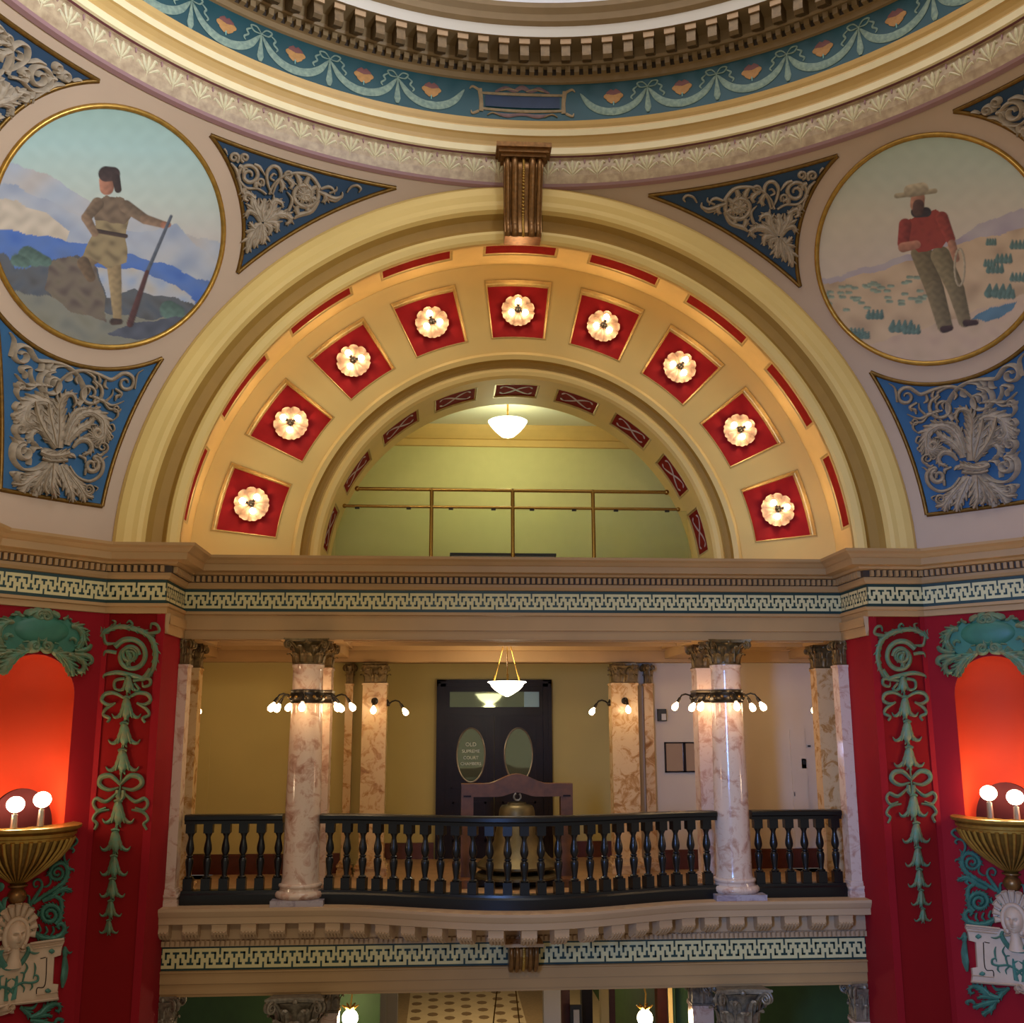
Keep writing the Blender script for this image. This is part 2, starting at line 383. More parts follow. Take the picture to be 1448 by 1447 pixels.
# carved leaves on the ring's ovolo: one mesh, many copies (shown side only)
mb = MB()
def S_ov(x, y, h=0.0):                # x along (m), y 0..1 up the ovolo
    r = 5.60-0.075*math.sin(min(max(y,0),1)*PI*0.62); return Vector((r-h, x, 8.70+0.31*y))
S_om = lambda x, y, h=0.0: S_ov(x, y/0.31, h)
for sx in (-1, 1):
    stroke(mb, [(sx*0.012,0.12),(sx*0.05,0.19),(sx*0.075,0.26),(sx*0.10,0.235)], [0.012,0.020,0.018,0.006], 0.05, S_om)
    stroke(mb, [(sx*0.02,0.10),(sx*0.075,0.145),(sx*0.12,0.175),(sx*0.135,0.145)], [0.010,0.017,0.016,0.005], 0.045, S_om)
    stroke(mb, [(sx*0.015,0.09),(sx*0.06,0.085),(sx*0.10,0.105)], [0.010,0.013,0.004], 0.04, S_om)
stroke(mb, [(0,0.05),(0,0.15),(0,0.24),(0,0.285)], [0.008,0.018,0.026,0.006], 0.055, S_om)
leaf_me = make_mesh('carved_leaf', mb, 'ovolo_leaf')
mb = MB(); stroke(mb, [(0,0.085),(0,0.045),(0,0.01)], [0.005,0.013,0.004], 0.03, S_om); stroke(mb, [(0,0.30),(0,0.262),(0,0.24)], [0.012,0.012,0.003], 0.03, S_om)
dart_me = make_mesh('carved_dart', mb, 'ovolo_purple')
nl = 112
for i in range(nl):
    a = 2*PI*i/nl
    if math.sin(a) < 0.05: continue
    put('carved_leaf', leaf_me, ring, Matrix.Translation(AX) @ Matrix.Rotation(a, 4, 'Z'))
    put('carved_dart', dart_me, ring, Matrix.Translation(AX) @ Matrix.Rotation(a+PI/nl, 4, 'Z'))
# ---------------- pendentives (true sphere between the arches and the ring)
AZD = 45.7                               # azimuth of the corner axis
YA = 5.664                               # distance of the arch plane from the axis
def pend():
    mb = MB(); rows = []; et = math.acos(YA/RS)-0.002; ne, na = 44, 48
    for i in range(ne+1):
        e = -0.01+(et+0.01)*i/ne; c = RS*math.cos(e); a0 = math.acos(min(1, YA/c)); a1 = 2*R_(AZD)-a0
        rows.append([(-c*math.sin(a0+(a1-a0)*j/na), YC+c*math.cos(a0+(a1-a0)*j/na), Z0+RS*math.sin(e)) for j in range(na+1)])
    mb.grid(rows); return mb
PL = pend()
obj('wall_upper_left', PL, 'pink_grey', None, 'curved pinkish cream pendentive with painted roundel of the trapper', 'pendentive', None, 'structure', 60)
obj('wall_upper_right', PL.xform(mirror_x, True), 'pink_grey', None, 'curved pinkish cream pendentive with painted roundel of the man in a red shirt', 'pendentive', None, 'structure', 60)
# ---------------- great arch: mouldings, soffit with red panels, coffered face, inner arch
def apt(R, th, Y): return (R*math.cos(th), Y, Z0+R*math.sin(th))
NA = 96
def arch(mb, prof, mids=None, th0=0.0, th1=PI):
    rows = [[apt(R, th0+(th1-th0)*i/NA, Y) for i in range(NA+1)] for R, Y in prof]
    for k in range(len(prof)-1): mb.grid([rows[k], rows[k+1]], mids[k] if mids else 0)
AY = YC+YA                               # 12.084
mb = MB()
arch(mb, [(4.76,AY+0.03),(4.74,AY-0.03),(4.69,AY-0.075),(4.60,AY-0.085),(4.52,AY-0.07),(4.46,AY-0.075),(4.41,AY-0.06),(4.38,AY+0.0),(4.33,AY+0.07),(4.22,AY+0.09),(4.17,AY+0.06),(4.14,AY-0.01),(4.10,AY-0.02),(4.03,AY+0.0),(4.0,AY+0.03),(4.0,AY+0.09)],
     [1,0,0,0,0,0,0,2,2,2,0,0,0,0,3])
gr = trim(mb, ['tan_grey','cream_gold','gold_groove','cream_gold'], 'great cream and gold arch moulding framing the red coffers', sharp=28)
arch_me = gr.data
gr.data.materials[0] = MATS['cream_gold']
for a in (R_(2*AZD), -R_(2*AZD)):
    TR['n'] += 1; o = put('trim_%d' % TR['n'], arch_me, None, rotz(a)); tag(o, 'cream and gold arch moulding on the side of the rotunda', 'trim', 'side arches of the rotunda', 'structure')
TH = [PI/2+R_(19.2)*k for k in range(-4, 5)]
# soffit of the great arch
RSO = 4.06
Pso = lambda u, v, d: Vector(((RSO+d)*math.cos(u), v, Z0+(RSO+d)*math.sin(u)))
hs = [(t_-R_(6.7), t_+R_(6.7), 12.17, 12.58) for t_ in TH]
mb = panelled(Pso, [PI*i/72 for i in range(73)], [AY+0.06, 12.3, 12.5, 12.87], hs)
arch(mb, [(4.0,AY+0.03),(4.0,AY+0.10),(RSO,AY+0.11)])
so = trim(mb, ['soffit_gold'], 'golden soffit of the great arch with narrow red panels')
for h in hs:
    f = obj('panel_frame', hole_frame(Pso, h, 0.014, R_(0.4), 0.03, 5, 0.002), 'gilt_pale', so); obj('red_panel', hole_back(Pso, h, 0.014), 'panel_red', so)
# flat coffered face
YF = 12.86
Pco = lambda u, v, d: Vector((v*math.cos(u), YF+d, Z0+v*math.sin(u)))
hc = [(t_-R_(6.6), t_+R_(6.6), 3.035, 3.835) for t_ in TH]
mb = panelled(Pco, [PI*i/90 for i in range(91)], [2.80, 2.9, 3.3, 3.6, 3.95, 4.09], hc)
co = obj('wall_front_upper', mb, 'cream_gold', None, 'broad golden arch face with nine square red coffers holding lamps', 'wall', None, 'structure')
for h in hc:
    obj('coffer_frame', hole_frame(Pco, h, 0.13, R_(0.5), 0.032, 5, 0.010), 'gilt_pale', co); obj('coffer_panel', hole_back(Pco, h, 0.13), 'coffer_red', co)
# inner arch moulding
mb = MB()
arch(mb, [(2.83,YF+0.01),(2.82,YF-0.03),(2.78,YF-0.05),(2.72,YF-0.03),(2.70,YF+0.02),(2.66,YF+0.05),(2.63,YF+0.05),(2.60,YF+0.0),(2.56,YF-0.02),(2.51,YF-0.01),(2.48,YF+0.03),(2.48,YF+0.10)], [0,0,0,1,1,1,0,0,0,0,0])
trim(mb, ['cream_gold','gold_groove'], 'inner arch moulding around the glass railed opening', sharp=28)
RSI = 2.48
Psi = lambda u, v, d: Vector(((RSI+d)*math.cos(u), v, Z0+(RSI+d)*math.sin(u)))
hi = [(t_-R_(6.8), t_+R_(6.8), 13.12, 13.66) for t_ in TH]
mb = panelled(Psi, [PI*i/72 for i in range(73)], [YF+0.08, 13.0, 13.3, 13.5, 13.8, 14.0], hi)
arch(mb, [(2.48,14.0),(2.6,14.0),(6.5,14.0)])
si = trim(mb, ['cream_gold'], 'golden soffit of the inner arch with patterned red panels')
for h in hi:
    obj('panel_frame', hole_frame(Psi, h, 0.014, R_(0.55), 0.03, 5, 0.003), 'gilt_pale', si); bk = obj('red_panel', hole_back(Psi, h, 0.014), 'panel_red', si)
    mb = MB(); uc = (h[0]+h[1])/2; S_ = lambda x, y, e=0.0: Psi(uc+x, y, 0.012-e)
    for sx in (-1, 1):
        for sy in (-1, 1):
            stroke(mb, [(0,13.39),(sx*0.035,13.39+sy*0.10),(sx*0.07,13.39+sy*0.15),(sx*0.085,13.39+sy*0.08)], [0.008,0.012,0.010,0.004], 0.008, S_)
    obj('painted_scroll', mb, 'relief_rose', bk)
# ---------------- entablature round the rotunda
XI = 4.10; YR = 12.93
YD = 6.30                                # plan centre of the corner walls
def refl(p): return (-(p[1]-YD), YD-p[0])
half = [(-XI, YR), (-XI, AY), (-4.772, AY)]
left = [(-6.63, YD-XI)]+[refl(p) for p in half]
path = left+[p for p in half[::-1]]
path = path+[(-p[0], p[1]) for p in path[::-1]]
ent_prof = [(0.0,3.27),(0.02,3.275),(0.02,3.34),(0.045,3.35),(0.045,3.385),(0.0,3.39),(0.0,3.66),(0.03,3.665),(0.05,3.70),(0.05,3.735),(0.06,3.74),(0.06,3.815),(0.13,3.825),(0.15,3.85),(0.27,3.855),(0.28,3.93),(0.30,3.94),(0.33,3.975),(0.37,4.0),(0.38,4.03),(-0.35,4.045)]
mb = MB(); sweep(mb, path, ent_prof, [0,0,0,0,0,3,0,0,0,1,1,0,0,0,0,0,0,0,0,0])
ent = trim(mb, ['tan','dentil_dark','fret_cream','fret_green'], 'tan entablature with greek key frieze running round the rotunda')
def seg_iter(pth):
    for a, b_ in zip(pth[:-1], pth[1:]):
        A = Vector((a[0], a[1])); B = Vector((b_[0], b_[1])); L_ = (B-A).length; d = (B-A)/L_; yield A, d, Vector((d.y, -d.x)), L_
FRET = [(-.5,.5,0,3.1),(-.6,.6,4.7,7.1),(-2.1,1.6,7.1,8.3),(1.9,3.0,1.8,5.5),(1.9,4.6,1.8,2.8),(4.4,5.5,4.8,8.3),(3.2,5.5,7.2,8.3),(6.1,9.7,1.8,2.9),(7.3,8.4,2.9,4.9),(7.4,8.4,7.1,10),(10,11,4.7,8.3),(10,12.2,7.2,8.3),(11,13.9,1.8,2.8),(12.8,13.9,1.8,5.5)]
def fret_band(A, d, n, L_, z0, z1, ins0=0.0, ins1=0.0, unit=0.30, off=0.004):
    """cream band with a dark key pattern along one straight piece"""
    mb = MB(); s0, s1 = ins0, L_-ins1; k = max(1, round((s1-s0)/unit)); u = (s1-s0)/k
    def P(s, z, h): q = A+d*s+n*(off+h); return (q.x, q.y, z)
    mb.add([P(s0,z0,0),P(s1,z0,0),P(s1,z1,0),P(s0,z1,0)], [(0,1,2,3)], 0)
    for i in range(k+1):
        for x0, x1, r0, r1 in FRET:
            a, b_ = s0+u*(i+x0/16), s0+u*(i+x1/16); a, b_ = max(a, s0), min(b_, s1)
            if b_-a < 1e-4: continue
            zt, zb = z1-(z1-z0)*r0/10, z1-(z1-z0)*r1/10
            mb.add([P(a,zb,0.003),P(b_,zb,0.003),P(b_,zt,0.003),P(a,zt,0.003)], [(0,1,2,3)], 1)
    return mb
mbd = MB()
for i, (A, d, n, L_) in enumerate(seg_iter(path)):
    if L_ < 0.2: continue
    obj('greek_key_band', fret_band(A, d, n, L_, 3.425, 3.625), ['fret_cream','fret_green'], ent)
    k = int(L_/0.068)
    for j in range(k):
        s = L_*(j+0.5)/k; c = A+d*s; t = 0.019
        q = [c+d*(sx*t)+n*o for sx, o in ((-1,0.05),(1,0.05),(1,0.105),(-1,0.105))]
        mbd.add([(p.x,p.y,3.742) for p in q]+[(p.x,p.y,3.812) for p in q], [(0,1,2,3),(7,6,5,4),(0,4,5,1),(1,5,6,2),(2,6,7,3),(3,7,4,0)])
obj('dentil_row', mbd, 'tan', ent, kind='stuff')
mb = MB()
aprof = [(0.0,3.05),(0.0,3.16),(0.02,3.165),(0.02,3.275)]
for pth in ([(-XI+0.03,AY+0.05),(-XI+0.03,YR),(XI-0.03,YR),(XI-0.03,AY+0.05)],):
    sweep(mb, pth, [(-0.02,3.05)]+aprof)
    sweep(mb, pth, [(-0.02,3.05),(-0.02,3.4)])
for s in (-1, 1):                        # slanted end pieces where the beam dies into the piers
    mb.add([(s*4.16,AY-0.004,3.28),(s*4.07,AY+0.05,3.05),(s*4.05,AY+0.05,3.28)], [(0,1,2)]); mb.add([(s*4.07,AY+0.05,3.05),(s*4.11,AY+0.05,3.05),(s*4.16,AY-0.004,3.28)], [(0,1,2)])
trim(mb, ['tan'], 'tan stepped beam resting on the marble columns')
# ---------------- piers: red corner walls with niches
SD = Vector((-1,-1,0)).normalized()
def dg(s, z, h=0.0): return P_DIAG+SD*s+N_DIAG*h+Vector((0,0,z))
NS, NW, NZ0, NZ1 = 0.715, 0.44, 0.95, 2.335
WL = 1.43
def diag_wall():
    mb = MB(); n = 28; zb, zt = -4.2, 3.30
    mb.add([dg(0,zb),dg(NS-NW,zb),dg(NS-NW,zt),dg(0,zt)], [(0,1,2,3)]); mb.add([dg(NS+NW,zb),dg(WL,zb),dg(WL,zt),dg(NS+NW,zt)], [(0,1,2,3)])
    mb.add([dg(NS-NW,zb),dg(NS+NW,zb),dg(NS+NW,NZ0),dg(NS-NW,NZ0)], [(0,1,2,3)])
    rows = [[dg(NS-NW*math.cos(PI*i/n), NZ1+NW*math.sin(PI*i/n)) for i in range(n+1)], [dg(NS-NW*math.cos(PI*i/n), zt) for i in range(n+1)]]
    mb.grid(rows); return mb
def niche_shell():
    mb = MB(); n = 24; rows = []
    for z in [NZ0+(NZ1-NZ0)*k/8 for k in range(9)]: rows.append([dg(NS-NW*math.cos(PI*i/n), z, -NW*math.sin(PI*i/n)) for i in range(n+1)])
    for k in range(1, 13):
        e = PI/2*k/12; c = NW*math.cos(e)
        rows.append([dg(NS-c*math.cos(PI*i/n), NZ1+NW*math.sin(e), -c*math.sin(PI*i/n)) for i in range(n+1)])
    mb.grid(rows); mb.add([dg(NS-NW*math.cos(PI*i/n), NZ0, -NW*math.sin(PI*i/n)) for i in range(n+1)], [tuple(range(n+1))]); return mb
def pier_front():
    mb = MB(); zb, zt = -4.2, 3.30; x0, x1, p0, p1 = -4.772, -XI, -4.715, -4.185
    for a, b_ in ((x0,p0),(p1,x1)): mb.add([(a,AY,zb),(b_,AY,zb),(b_,AY,zt),(a,AY,zt)], [(0,1,2,3)], 1)
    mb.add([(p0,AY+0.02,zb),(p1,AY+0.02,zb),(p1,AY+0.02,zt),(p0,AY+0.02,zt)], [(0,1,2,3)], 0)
    for p in (p0, p1): mb.add([(p,AY,zb),(p,AY+0.02,zb),(p,AY+0.02,zt),(p,AY,zt)], [(0,1,2,3)], 1)
    mb.add([(x1,AY,zb),(x1,13.05,zb),(x1,13.05,zt),(x1,AY,zt)], [(0,1,2,3)], 1)
    a, b_ = refl((x0,AY)), refl((x1,AY)); c = refl((x1,13.05))
    mb.add([(a[0],a[1],zb),(b_[0],b_[1],zb),(b_[0],b_[1],zt),(a[0],a[1],zt)], [(0,1,2,3)], 1); mb.add([(c[0],c[1],zb),(b_[0],b_[1],zb),(b_[0],b_[1],zt),(c[0],c[1],zt)], [(0,1,2,3)], 1)
    return mb
for sd, fn in (('left', None), ('right', mirror_x)):
    X = (lambda m: m) if fn is None else (lambda m: m.xform(mirror_x, True))
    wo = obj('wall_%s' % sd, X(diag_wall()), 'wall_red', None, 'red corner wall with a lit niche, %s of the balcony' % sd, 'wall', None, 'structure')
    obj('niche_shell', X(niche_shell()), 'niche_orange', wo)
    obj('wall_%s_pier' % sd, X(pier_front()), ['wall_red_deep','wall_red'], None, 'tall red pier carrying a green bellflower garland, %s of the balcony' % sd, 'pier', None, 'structure')
# ---------------- balcony slab, bowed in the middle
def bow(x, amt=0.65, hw=2.35): return amt*math.cos(PI*x/(2*hw))**2 if abs(x) < hw else 0.0
YB = 12.88
bx = [-4.1, -3.4, -2.9]+[-2.35+4.7*i/48 for i in range(49)]+[2.9, 3.4, 4.1]
bpath = [(x, YB-bow(x)) for x in bx]
mb = MB()
sweep(mb, [(-4.1,YB),(4.1,YB)], [(0.0,-0.45),(0.03,-0.445),(0.03,-0.375),(0.05,-0.365),(0.05,-0.17)])
sweep(mb, bpath, [(0.0,-0.17),(0.235,-0.17),(0.24,-0.10),(0.255,-0.085),(0.275,-0.05),(0.285,-0.03),(0.285,0.0),(-0.1,0.001)])
rows = [[(x, YB-bow(x)+0.02, -0.17) for x in bx], [(x, YB, -0.17) for x in bx]]; mb.grid(rows)
slab = trim(mb, ['tan_grey'], 'bowed tan balcony ledge with modillions below the black balustrade')
spath = [(-4.1,YB),(4.1,YB)]
mb = MB(); sweep(mb, spath, [(-0.3,-0.955),(0.0,-0.955),(0.0,-0.85),(0.02,-0.845),(0.02,-0.735),(0.04,-0.725),(0.04,-0.71),(0,-0.705),(0,-0.44)], [0,0,0,0,0,0,0,1])
lf = trim(mb, ['tan','fret_green'], 'tan beam with greek key frieze under the balcony ledge')
for A, d, n, L_ in seg_iter(spath): obj('greek_key_band', fret_band(A, d, n, L_, -0.682, -0.468, 0.0, 0.0, 0.33), ['fret_cream','fret_green'], lf)
mbd = MB(); acc = 0.0
fine = [(-4.1+8.2*i/900, YB-bow(-4.1+8.2*i/900)) for i in range(901)]
def along(step, first):
    """points every `step` metres along the bowed line"""
    out = []; nxt = first; acc = 0.0
    for a, b_ in zip(fine[:-1], fine[1:]):
        l = math.hypot(b_[0]-a[0], b_[1]-a[1])
        while acc+l >= nxt:
            t = (nxt-acc)/l; d = Vector((b_[0]-a[0], b_[1]-a[1])).normalized(); out.append((Vector((a[0]+(b_[0]-a[0])*t, a[1]+(b_[1]-a[1])*t)), d)); nxt += step
        acc += l
    return out, acc
_, tot = along(1, 0.5)
for c, d in [(Vector((-4.08+0.056*i, YB)), Vector((1.0, 0.0))) for i in range(147)]:
    n = Vector((d.y, -d.x)); t = 0.017; q = [c+d*(sx*t)+n*o for sx, o in ((-1,0.02),(1,0.02),(1,0.065),(-1,0.065))]
    mbd.add([(p.x,p.y,-0.437) for p in q]+[(p.x,p.y,-0.38) for p in q], [(0,1,2,3),(7,6,5,4),(0,4,5,1),(1,5,6,2),(2,6,7,3),(3,7,4,0)])
obj('dentil_row', mbd, 'tan_grey', slab, kind='stuff')
mb = MB(); t = 0.085
side = [(0.04,-0.175),(0.04,-0.33),(0.10,-0.345),(0.16,-0.30),(0.20,-0.29),(0.225,-0.25),(0.215,-0.205),(0.225,-0.175)]; n = len(side)
mb.add([(x, -o, z) for x in (-t, t) for o, z in side], [tuple(range(n)), tuple(range(2*n-1, n-1, -1))]+[(i, n+i, n+(i+1) % n, (i+1) % n) for i in range(n)])
for x in (-0.055, -0.018, 0.018, 0.055): mb.tube([(x,-0.06,-0.335),(x,-0.12,-0.335),(x,-0.18,-0.30),(x,-0.225,-0.255)], 0.014, 6)
bm_me = make_mesh('modillion', mb, 'tan_grey')
nmod = 26; mods, _ = along(tot/nmod, tot/nmod*0.08)
for c, d in mods: put('modillion', bm_me, slab, Matrix.Translation((c.x, c.y, 0)) @ Matrix.Rotation(math.atan2(d.y, d.x), 4, 'Z'))
# ---------------- gallery: floor, ceiling, walls
mb = MB(); rows = [[(x, YB-bow(x)+0.05, 0.0) for x in bx], [(x, 17.1, 0.0) for x in bx]]; mb.grid(rows)
mb.box(-4.9,4.9,15.0,15.4,-0.02,-0.001); mb.box(-4.9,-4.1,13.0,15.4,-0.05,-0.001); mb.box(4.1,4.9,13.0,15.4,-0.05,-0.001)
obj('floor', mb, 'floor_wood', None, 'brown polished gallery floor behind the balustrade', 'floor', None, 'structure')
mb = MB()
mb.box(-4.9,4.9,13.9,17.1,3.20,3.30,0)                       # ceiling
mb.box(-4.9,4.9,15.20,15.42,2.92,3.2,1)                       # rear beam
mb.box(-4.9,4.9,15.12,15.42,3.08,3.2,1)
for x in (-2.45, 2.45, -4.3, 4.3): mb.box(x-0.16,x+0.16,13.9,15.2,2.97,3.2,1); mb.box(x-0.22,x+0.22,13.9,15.2,3.1,3.2,1)
mb.box(-4.9,4.9,16.8,17.05,3.0,3.2,1)
obj('ceiling_gallery', mb, ['white_ceiling','tan'], None, 'cream gallery ceiling with golden beams above the bell', 'ceiling', None, 'structure')
mb = MB()                                                     # soffit of the front beam with sunk panels
holes = [(-3.85,-2.95,13.02,13.72), (-2.15,2.15,13.02,13.72), (2.95,3.85,13.02,13.72)]
Pf = lambda u, v, d: Vector((u, v, 3.05+d))
mb = panelled(Pf, [-4.1,4.1], [12.9, 13.9], holes)
mb.add([(-4.9,13.9,3.05),(4.9,13.9,3.05),(4.9,13.9,3.25),(-4.9,13.9,3.25)], [(0,1,2,3)])
bs = trim(mb, ['tan'], 'underside of the front beam with long sunk panels')
for h in holes:
    obj('panel_frame', hole_frame(Pf, h, 0.05, 0.05, 0.05, 2), 'tan', bs); obj('sunk_panel', hole_back(Pf, h, 0.05, 2), 'white_ceiling', bs)
def wallq(name, quads, m, label):
    mb = MB()
    for q in quads: mb.add(q, [(0,1,2,3)])
    return obj(name, mb, m, None, label, 'wall', None, 'structure')
def rect_y(x0, x1, y, z0, z1): return [(x0,y,z0),(x1,y,z0),(x1,y,z1),(x0,y,z1)]
def rect_x(x, y0, y1, z0, z1): return [(x,y0,z0),(x,y1,z0),(x,y1,z1),(x,y0,z1)]
wallq('wall_back_left', [rect_y(-4.9,-1.98,15.46,0,3.2)], 'olive_wall', 'olive yellow gallery wall behind the balustrade, away from the mirror')
wallq('wall_recess_left', [rect_x(-1.98,15.47,17.0,0,3.2)], 'olive_wall', 'olive side wall of the door recess away from the mirror')
wallq('wall_gallery_left', [rect_x(-4.9,13.0,15.46,0,3.2)], 'olive_wall', 'end wall of the gallery away from the mirror')
wallq('wall_recess_right', [rect_x(1.75,15.47,17.0,0,3.2)], 'olive_wall', 'olive side wall of the door recess next to the mirror')
wallq('wall_gallery_right', [rect_x(4.9,13.0,15.46,0,3.2)], 'pale_wall', 'end wall of the gallery at the mirror end')
wallq('wall_back_right', [rect_y(1.75,4.9,15.46,0,3.2)], 'pale_wall', 'pale beige gallery wall with a framed mirror and a small speaker')
wallq('wall_back', [rect_y(-2.0,1.8,17.0,0,3.2)], 'olive_wall', 'olive yellow wall around the dark double door')
mb = MB()
mb.box(-4.88,-2.36,15.42,15.47,0.0,0.255); mb.box(2.2,4.88,15.42,15.47,0.0,0.255); mb.box(-1.98,-1.06,16.95,17.0,0,0.24); mb.box(0.85,1.75,16.95,17.0,0,0.24)
mb.box(-4.88,-2.36,15.41,15.47,0.235,0.27); mb.box(2.2,4.88,15.41,15.47,0.235,0.27)
obj('baseboard_back', mb, 'base_wood', None, 'reddish brown wooden baseboard along the gallery walls', 'baseboard', None, 'structure')
# ---------------- room above, seen through the inner arch
wallq('wall_back_upper', [rect_y(-5,5,17.0,3.9,7.0), rect_x(-5,14.0,17.0,3.9,7.0), rect_x(5,14.0,17.0,3.9,7.0)], 'upper_wall', 'yellow green wall of the upper room behind the glass railing')
mb = MB(); mb.box(-5,5,14.0,17.1,6.97,7.05)
obj('ceiling_upper', mb, 'white_ceiling', None, 'white ceiling of the upper room with a bowl lamp', 'ceiling', None, 'structure')
mb = MB(); sweep(mb, [(-5,17.0),(5,17.0)], [(0,6.62),(0.03,6.63),(0.03,6.74),(0.06,6.75),(0.09,6.80),(0.14,6.90),(0.16,6.97)])
trim(mb, ['soffit_gold'], 'golden cornice between wall and ceiling of the upper room')
mb = MB(); mb.box(-5,5,12.93,17.1,3.92,4.03)
obj('floor_upper', mb, 'tan', None, 'floor of the upper room behind the entablature', 'floor', None, 'structure')
# ---------------- lower storey under the balcony
mb = MB(); mb.box(-4.1,4.1,12.9,15.4,-0.99,-0.957); mb.box(-4.9,4.9,15.4,30,-0.7,-0.6)
obj('ceiling_lower', mb, 'tan', None, 'underside of the balcony above the lower hall', 'ceiling', None, 'structure')
wallq('wall_lower_left', [rect_y(-6.5,-1.75,15.4,-4.4,-0.9), rect_x(-2.0,15.4,32,-4.4,-0.7)], 'lower_green', 'dark green wall of the lower hall beneath the left half of the balcony')
wallq('wall_lower_right', [rect_y(2.25,6.5,15.4,-4.4,-0.9), rect_x(2.6,15.4,32,-4.4,-0.7)], 'lower_green', 'dark green wall of the lower hall beneath the right half of the balcony')
wallq('wall_lower_end', [rect_y(-2.6,3.2,32,-4.4,0.0)], 'tile_cream', 'far cream wall closing the lower corridor')
mb = MB(); mb.box(-2.3,2.9,13,32,-4.1,-4.0,0)
fl = obj('floor_lower', mb, 'tile_cream', None, 'cream tiled floor of the lower corridor with dark lozenges and brown borders', 'floor', None, 'structure')
tm = MB(); tm.add([(0.115*math.cos(PI*k/4)*1.0, 0.14*math.sin(PI*k/4), 0.0) for k in range(8)]+[(0.115*math.cos(PI*k/4), 0.14*math.sin(PI*k/4), 0.006) for k in range(8)], [tuple(range(8,16))]+[(k,(k+1)%8,8+(k+1)%8,8+k) for k in range(8)])
tl = make_mesh('dark_tile', tm, 'tile_brown')
for r in range(16):
    for c in range(7):
        x = -1.45+c*0.36; y = 21.9+r*0.6+(0.3 if c % 2 else 0)
        put('dark_tile', tl, fl, Matrix.Translation((x, y, -4.0)))
mb = MB(); mb.box(-2.25,-1.62,21,32,-4.0,-3.99); mb.box(0.85,1.55,21,32,-4.0,-3.99)
obj('tile_border', mb, 'tile_border', fl)
SIDE = {'left': 'buckskin mural', 'right': 'red shirt mural'}
MS = {'left': 'buckskin mural', 'right': 'red shirt mural'}
# ================================================================== COLUMNS AND PILASTERS
_cap = {}
def cap_meshes(h, rb, at, square, mm):
    key = (h, rb, at, square, mm)
    if key in _cap: return _cap[key]
    mb = MB(); prof = [(rb*1.03,0),(rb*1.10,0.02*h),(rb*1.10,0.05*h),(rb*0.99,0.07*h),(rb*0.98,0.5*h),(rb*1.12,0.75*h),(rb*1.32,0.86*h)]
    if square: mb.lathe(0,0,[(r*1.414,z) for r,z in prof],4,a0=PI/4,a1=PI/4+2*PI)
    else: mb.lathe(0,0,prof,20)
    n = 12; poly = []
    for q in range(4):
        for k in range(n):
            t = k/n*2-1; x = at*t; y = -at*(0.80+0.20*t*t); a = q*PI/2; poly.append((x*math.cos(a)-y*math.sin(a), x*math.sin(a)+y*math.cos(a)))
    for z0, z1, sc_ in ((0.88*h,0.94*h,0.95),(0.94*h,h,1.0)):
        k = len(poly); mb.add([(x*sc_,y*sc_,z0) for x,y in poly]+[(x*sc_,y*sc_,z1) for x,y in poly], [tuple(range(k))[::-1],tuple(range(k,2*k))]+[(i,(i+1)%k,k+(i+1)%k,k+i) for i in range(k)])
    for q in range(4):
        a = q*PI/2; mb.ball((at*0.82*math.sin(a), -at*0.82*math.cos(a), 0.9*h), 0.075*h, 8, 0, 1.0, 5)
    body = make_mesh('capital', mb, mm)
    def leaf(z0, hh, w):
        mb = MB(); rows = []
        R0 = rb*1.04
        for r, z, ww in ((R0,0.0,0.8),(R0*1.03,0.3,0.95),(R0*1.06,0.6,1.0),(R0*1.16,0.85,0.95),(R0*1.34,1.0,0.7),(R0*1.42,0.93,0.45),(R0*1.38,0.82,0.15)):
            rows.append([(r-0.03*rb*abs(j)*(1.0), w*ww*j/2, z0+hh*z-(0.05*hh if abs(j)==2 else 0)) for j in (-2,-1,0,1,2)])
            rows[-1][2] = (rows[-1][2][0]+0.05*rb, 0, rows[-1][2][2]); rows[-1][1] = (rows[-1][1][0]-0.03*rb, rows[-1][1][1], rows[-1][1][2]); rows[-1][3] = (rows[-1][3][0]-0.03*rb, rows[-1][3][1], rows[-1][3][2])
        mb.grid(rows); return make_mesh('leaf', mb, mm)
    l1 = leaf(0.05*h, 0.42*h, rb*0.36); l2 = leaf(0.12*h, 0.62*h, rb*0.32)
    mb = MB(); vr = 0.15*h; cx, cz = at*1.16, 0.76*h
    st = [(rb*1.02,0.42*h),(rb*1.1,0.60*h),(rb*1.3,0.78*h)]+[(cx+vr*math.cos(a), cz+vr*math.sin(a)*1.0) for a in [PI*0.62-2*PI*1.6*k/22 for k in range(23)]]
    st = st[:3]+[(cx+(p[0]-cx)*(1-0.75*i/22), cz+(p[1]-cz)*(1-0.75*i/22)) for i, p in enumerate(st[3:])]
    for off in (-0.06*h, 0.06*h): mb.tube([(x, off, z) for x, z in st], [0.035*h]*3+[0.042*h*(1-0.4*i/22) for i in range(23)], 6)
    vol = make_mesh('volute', mb, mm)
    _cap[key] = (body, l1, l2, vol); return _cap[key]
def capital(parent, x, y, z, h, rb, at, square=False, mm='capital_gold'):
    body, l1, l2, vol = cap_meshes(h, rb, at, square, mm)
    T = Matrix.Translation((x, y, z)); c = put('capital', body, parent, T)
    k = 8
    for i in range(k):
        put('leaf', l1, c, T @ Matrix.Rotation(2*PI*i/k, 4, 'Z')); put('leaf', l2, c, T @ Matrix.Rotation(2*PI*(i+0.5)/k, 4, 'Z'))
    for i in range(4): put('volute', vol, c, T @ Matrix.Rotation(PI/4+PI/2*i, 4, 'Z'))
    return c
COLX, COLY = 2.575, 12.95
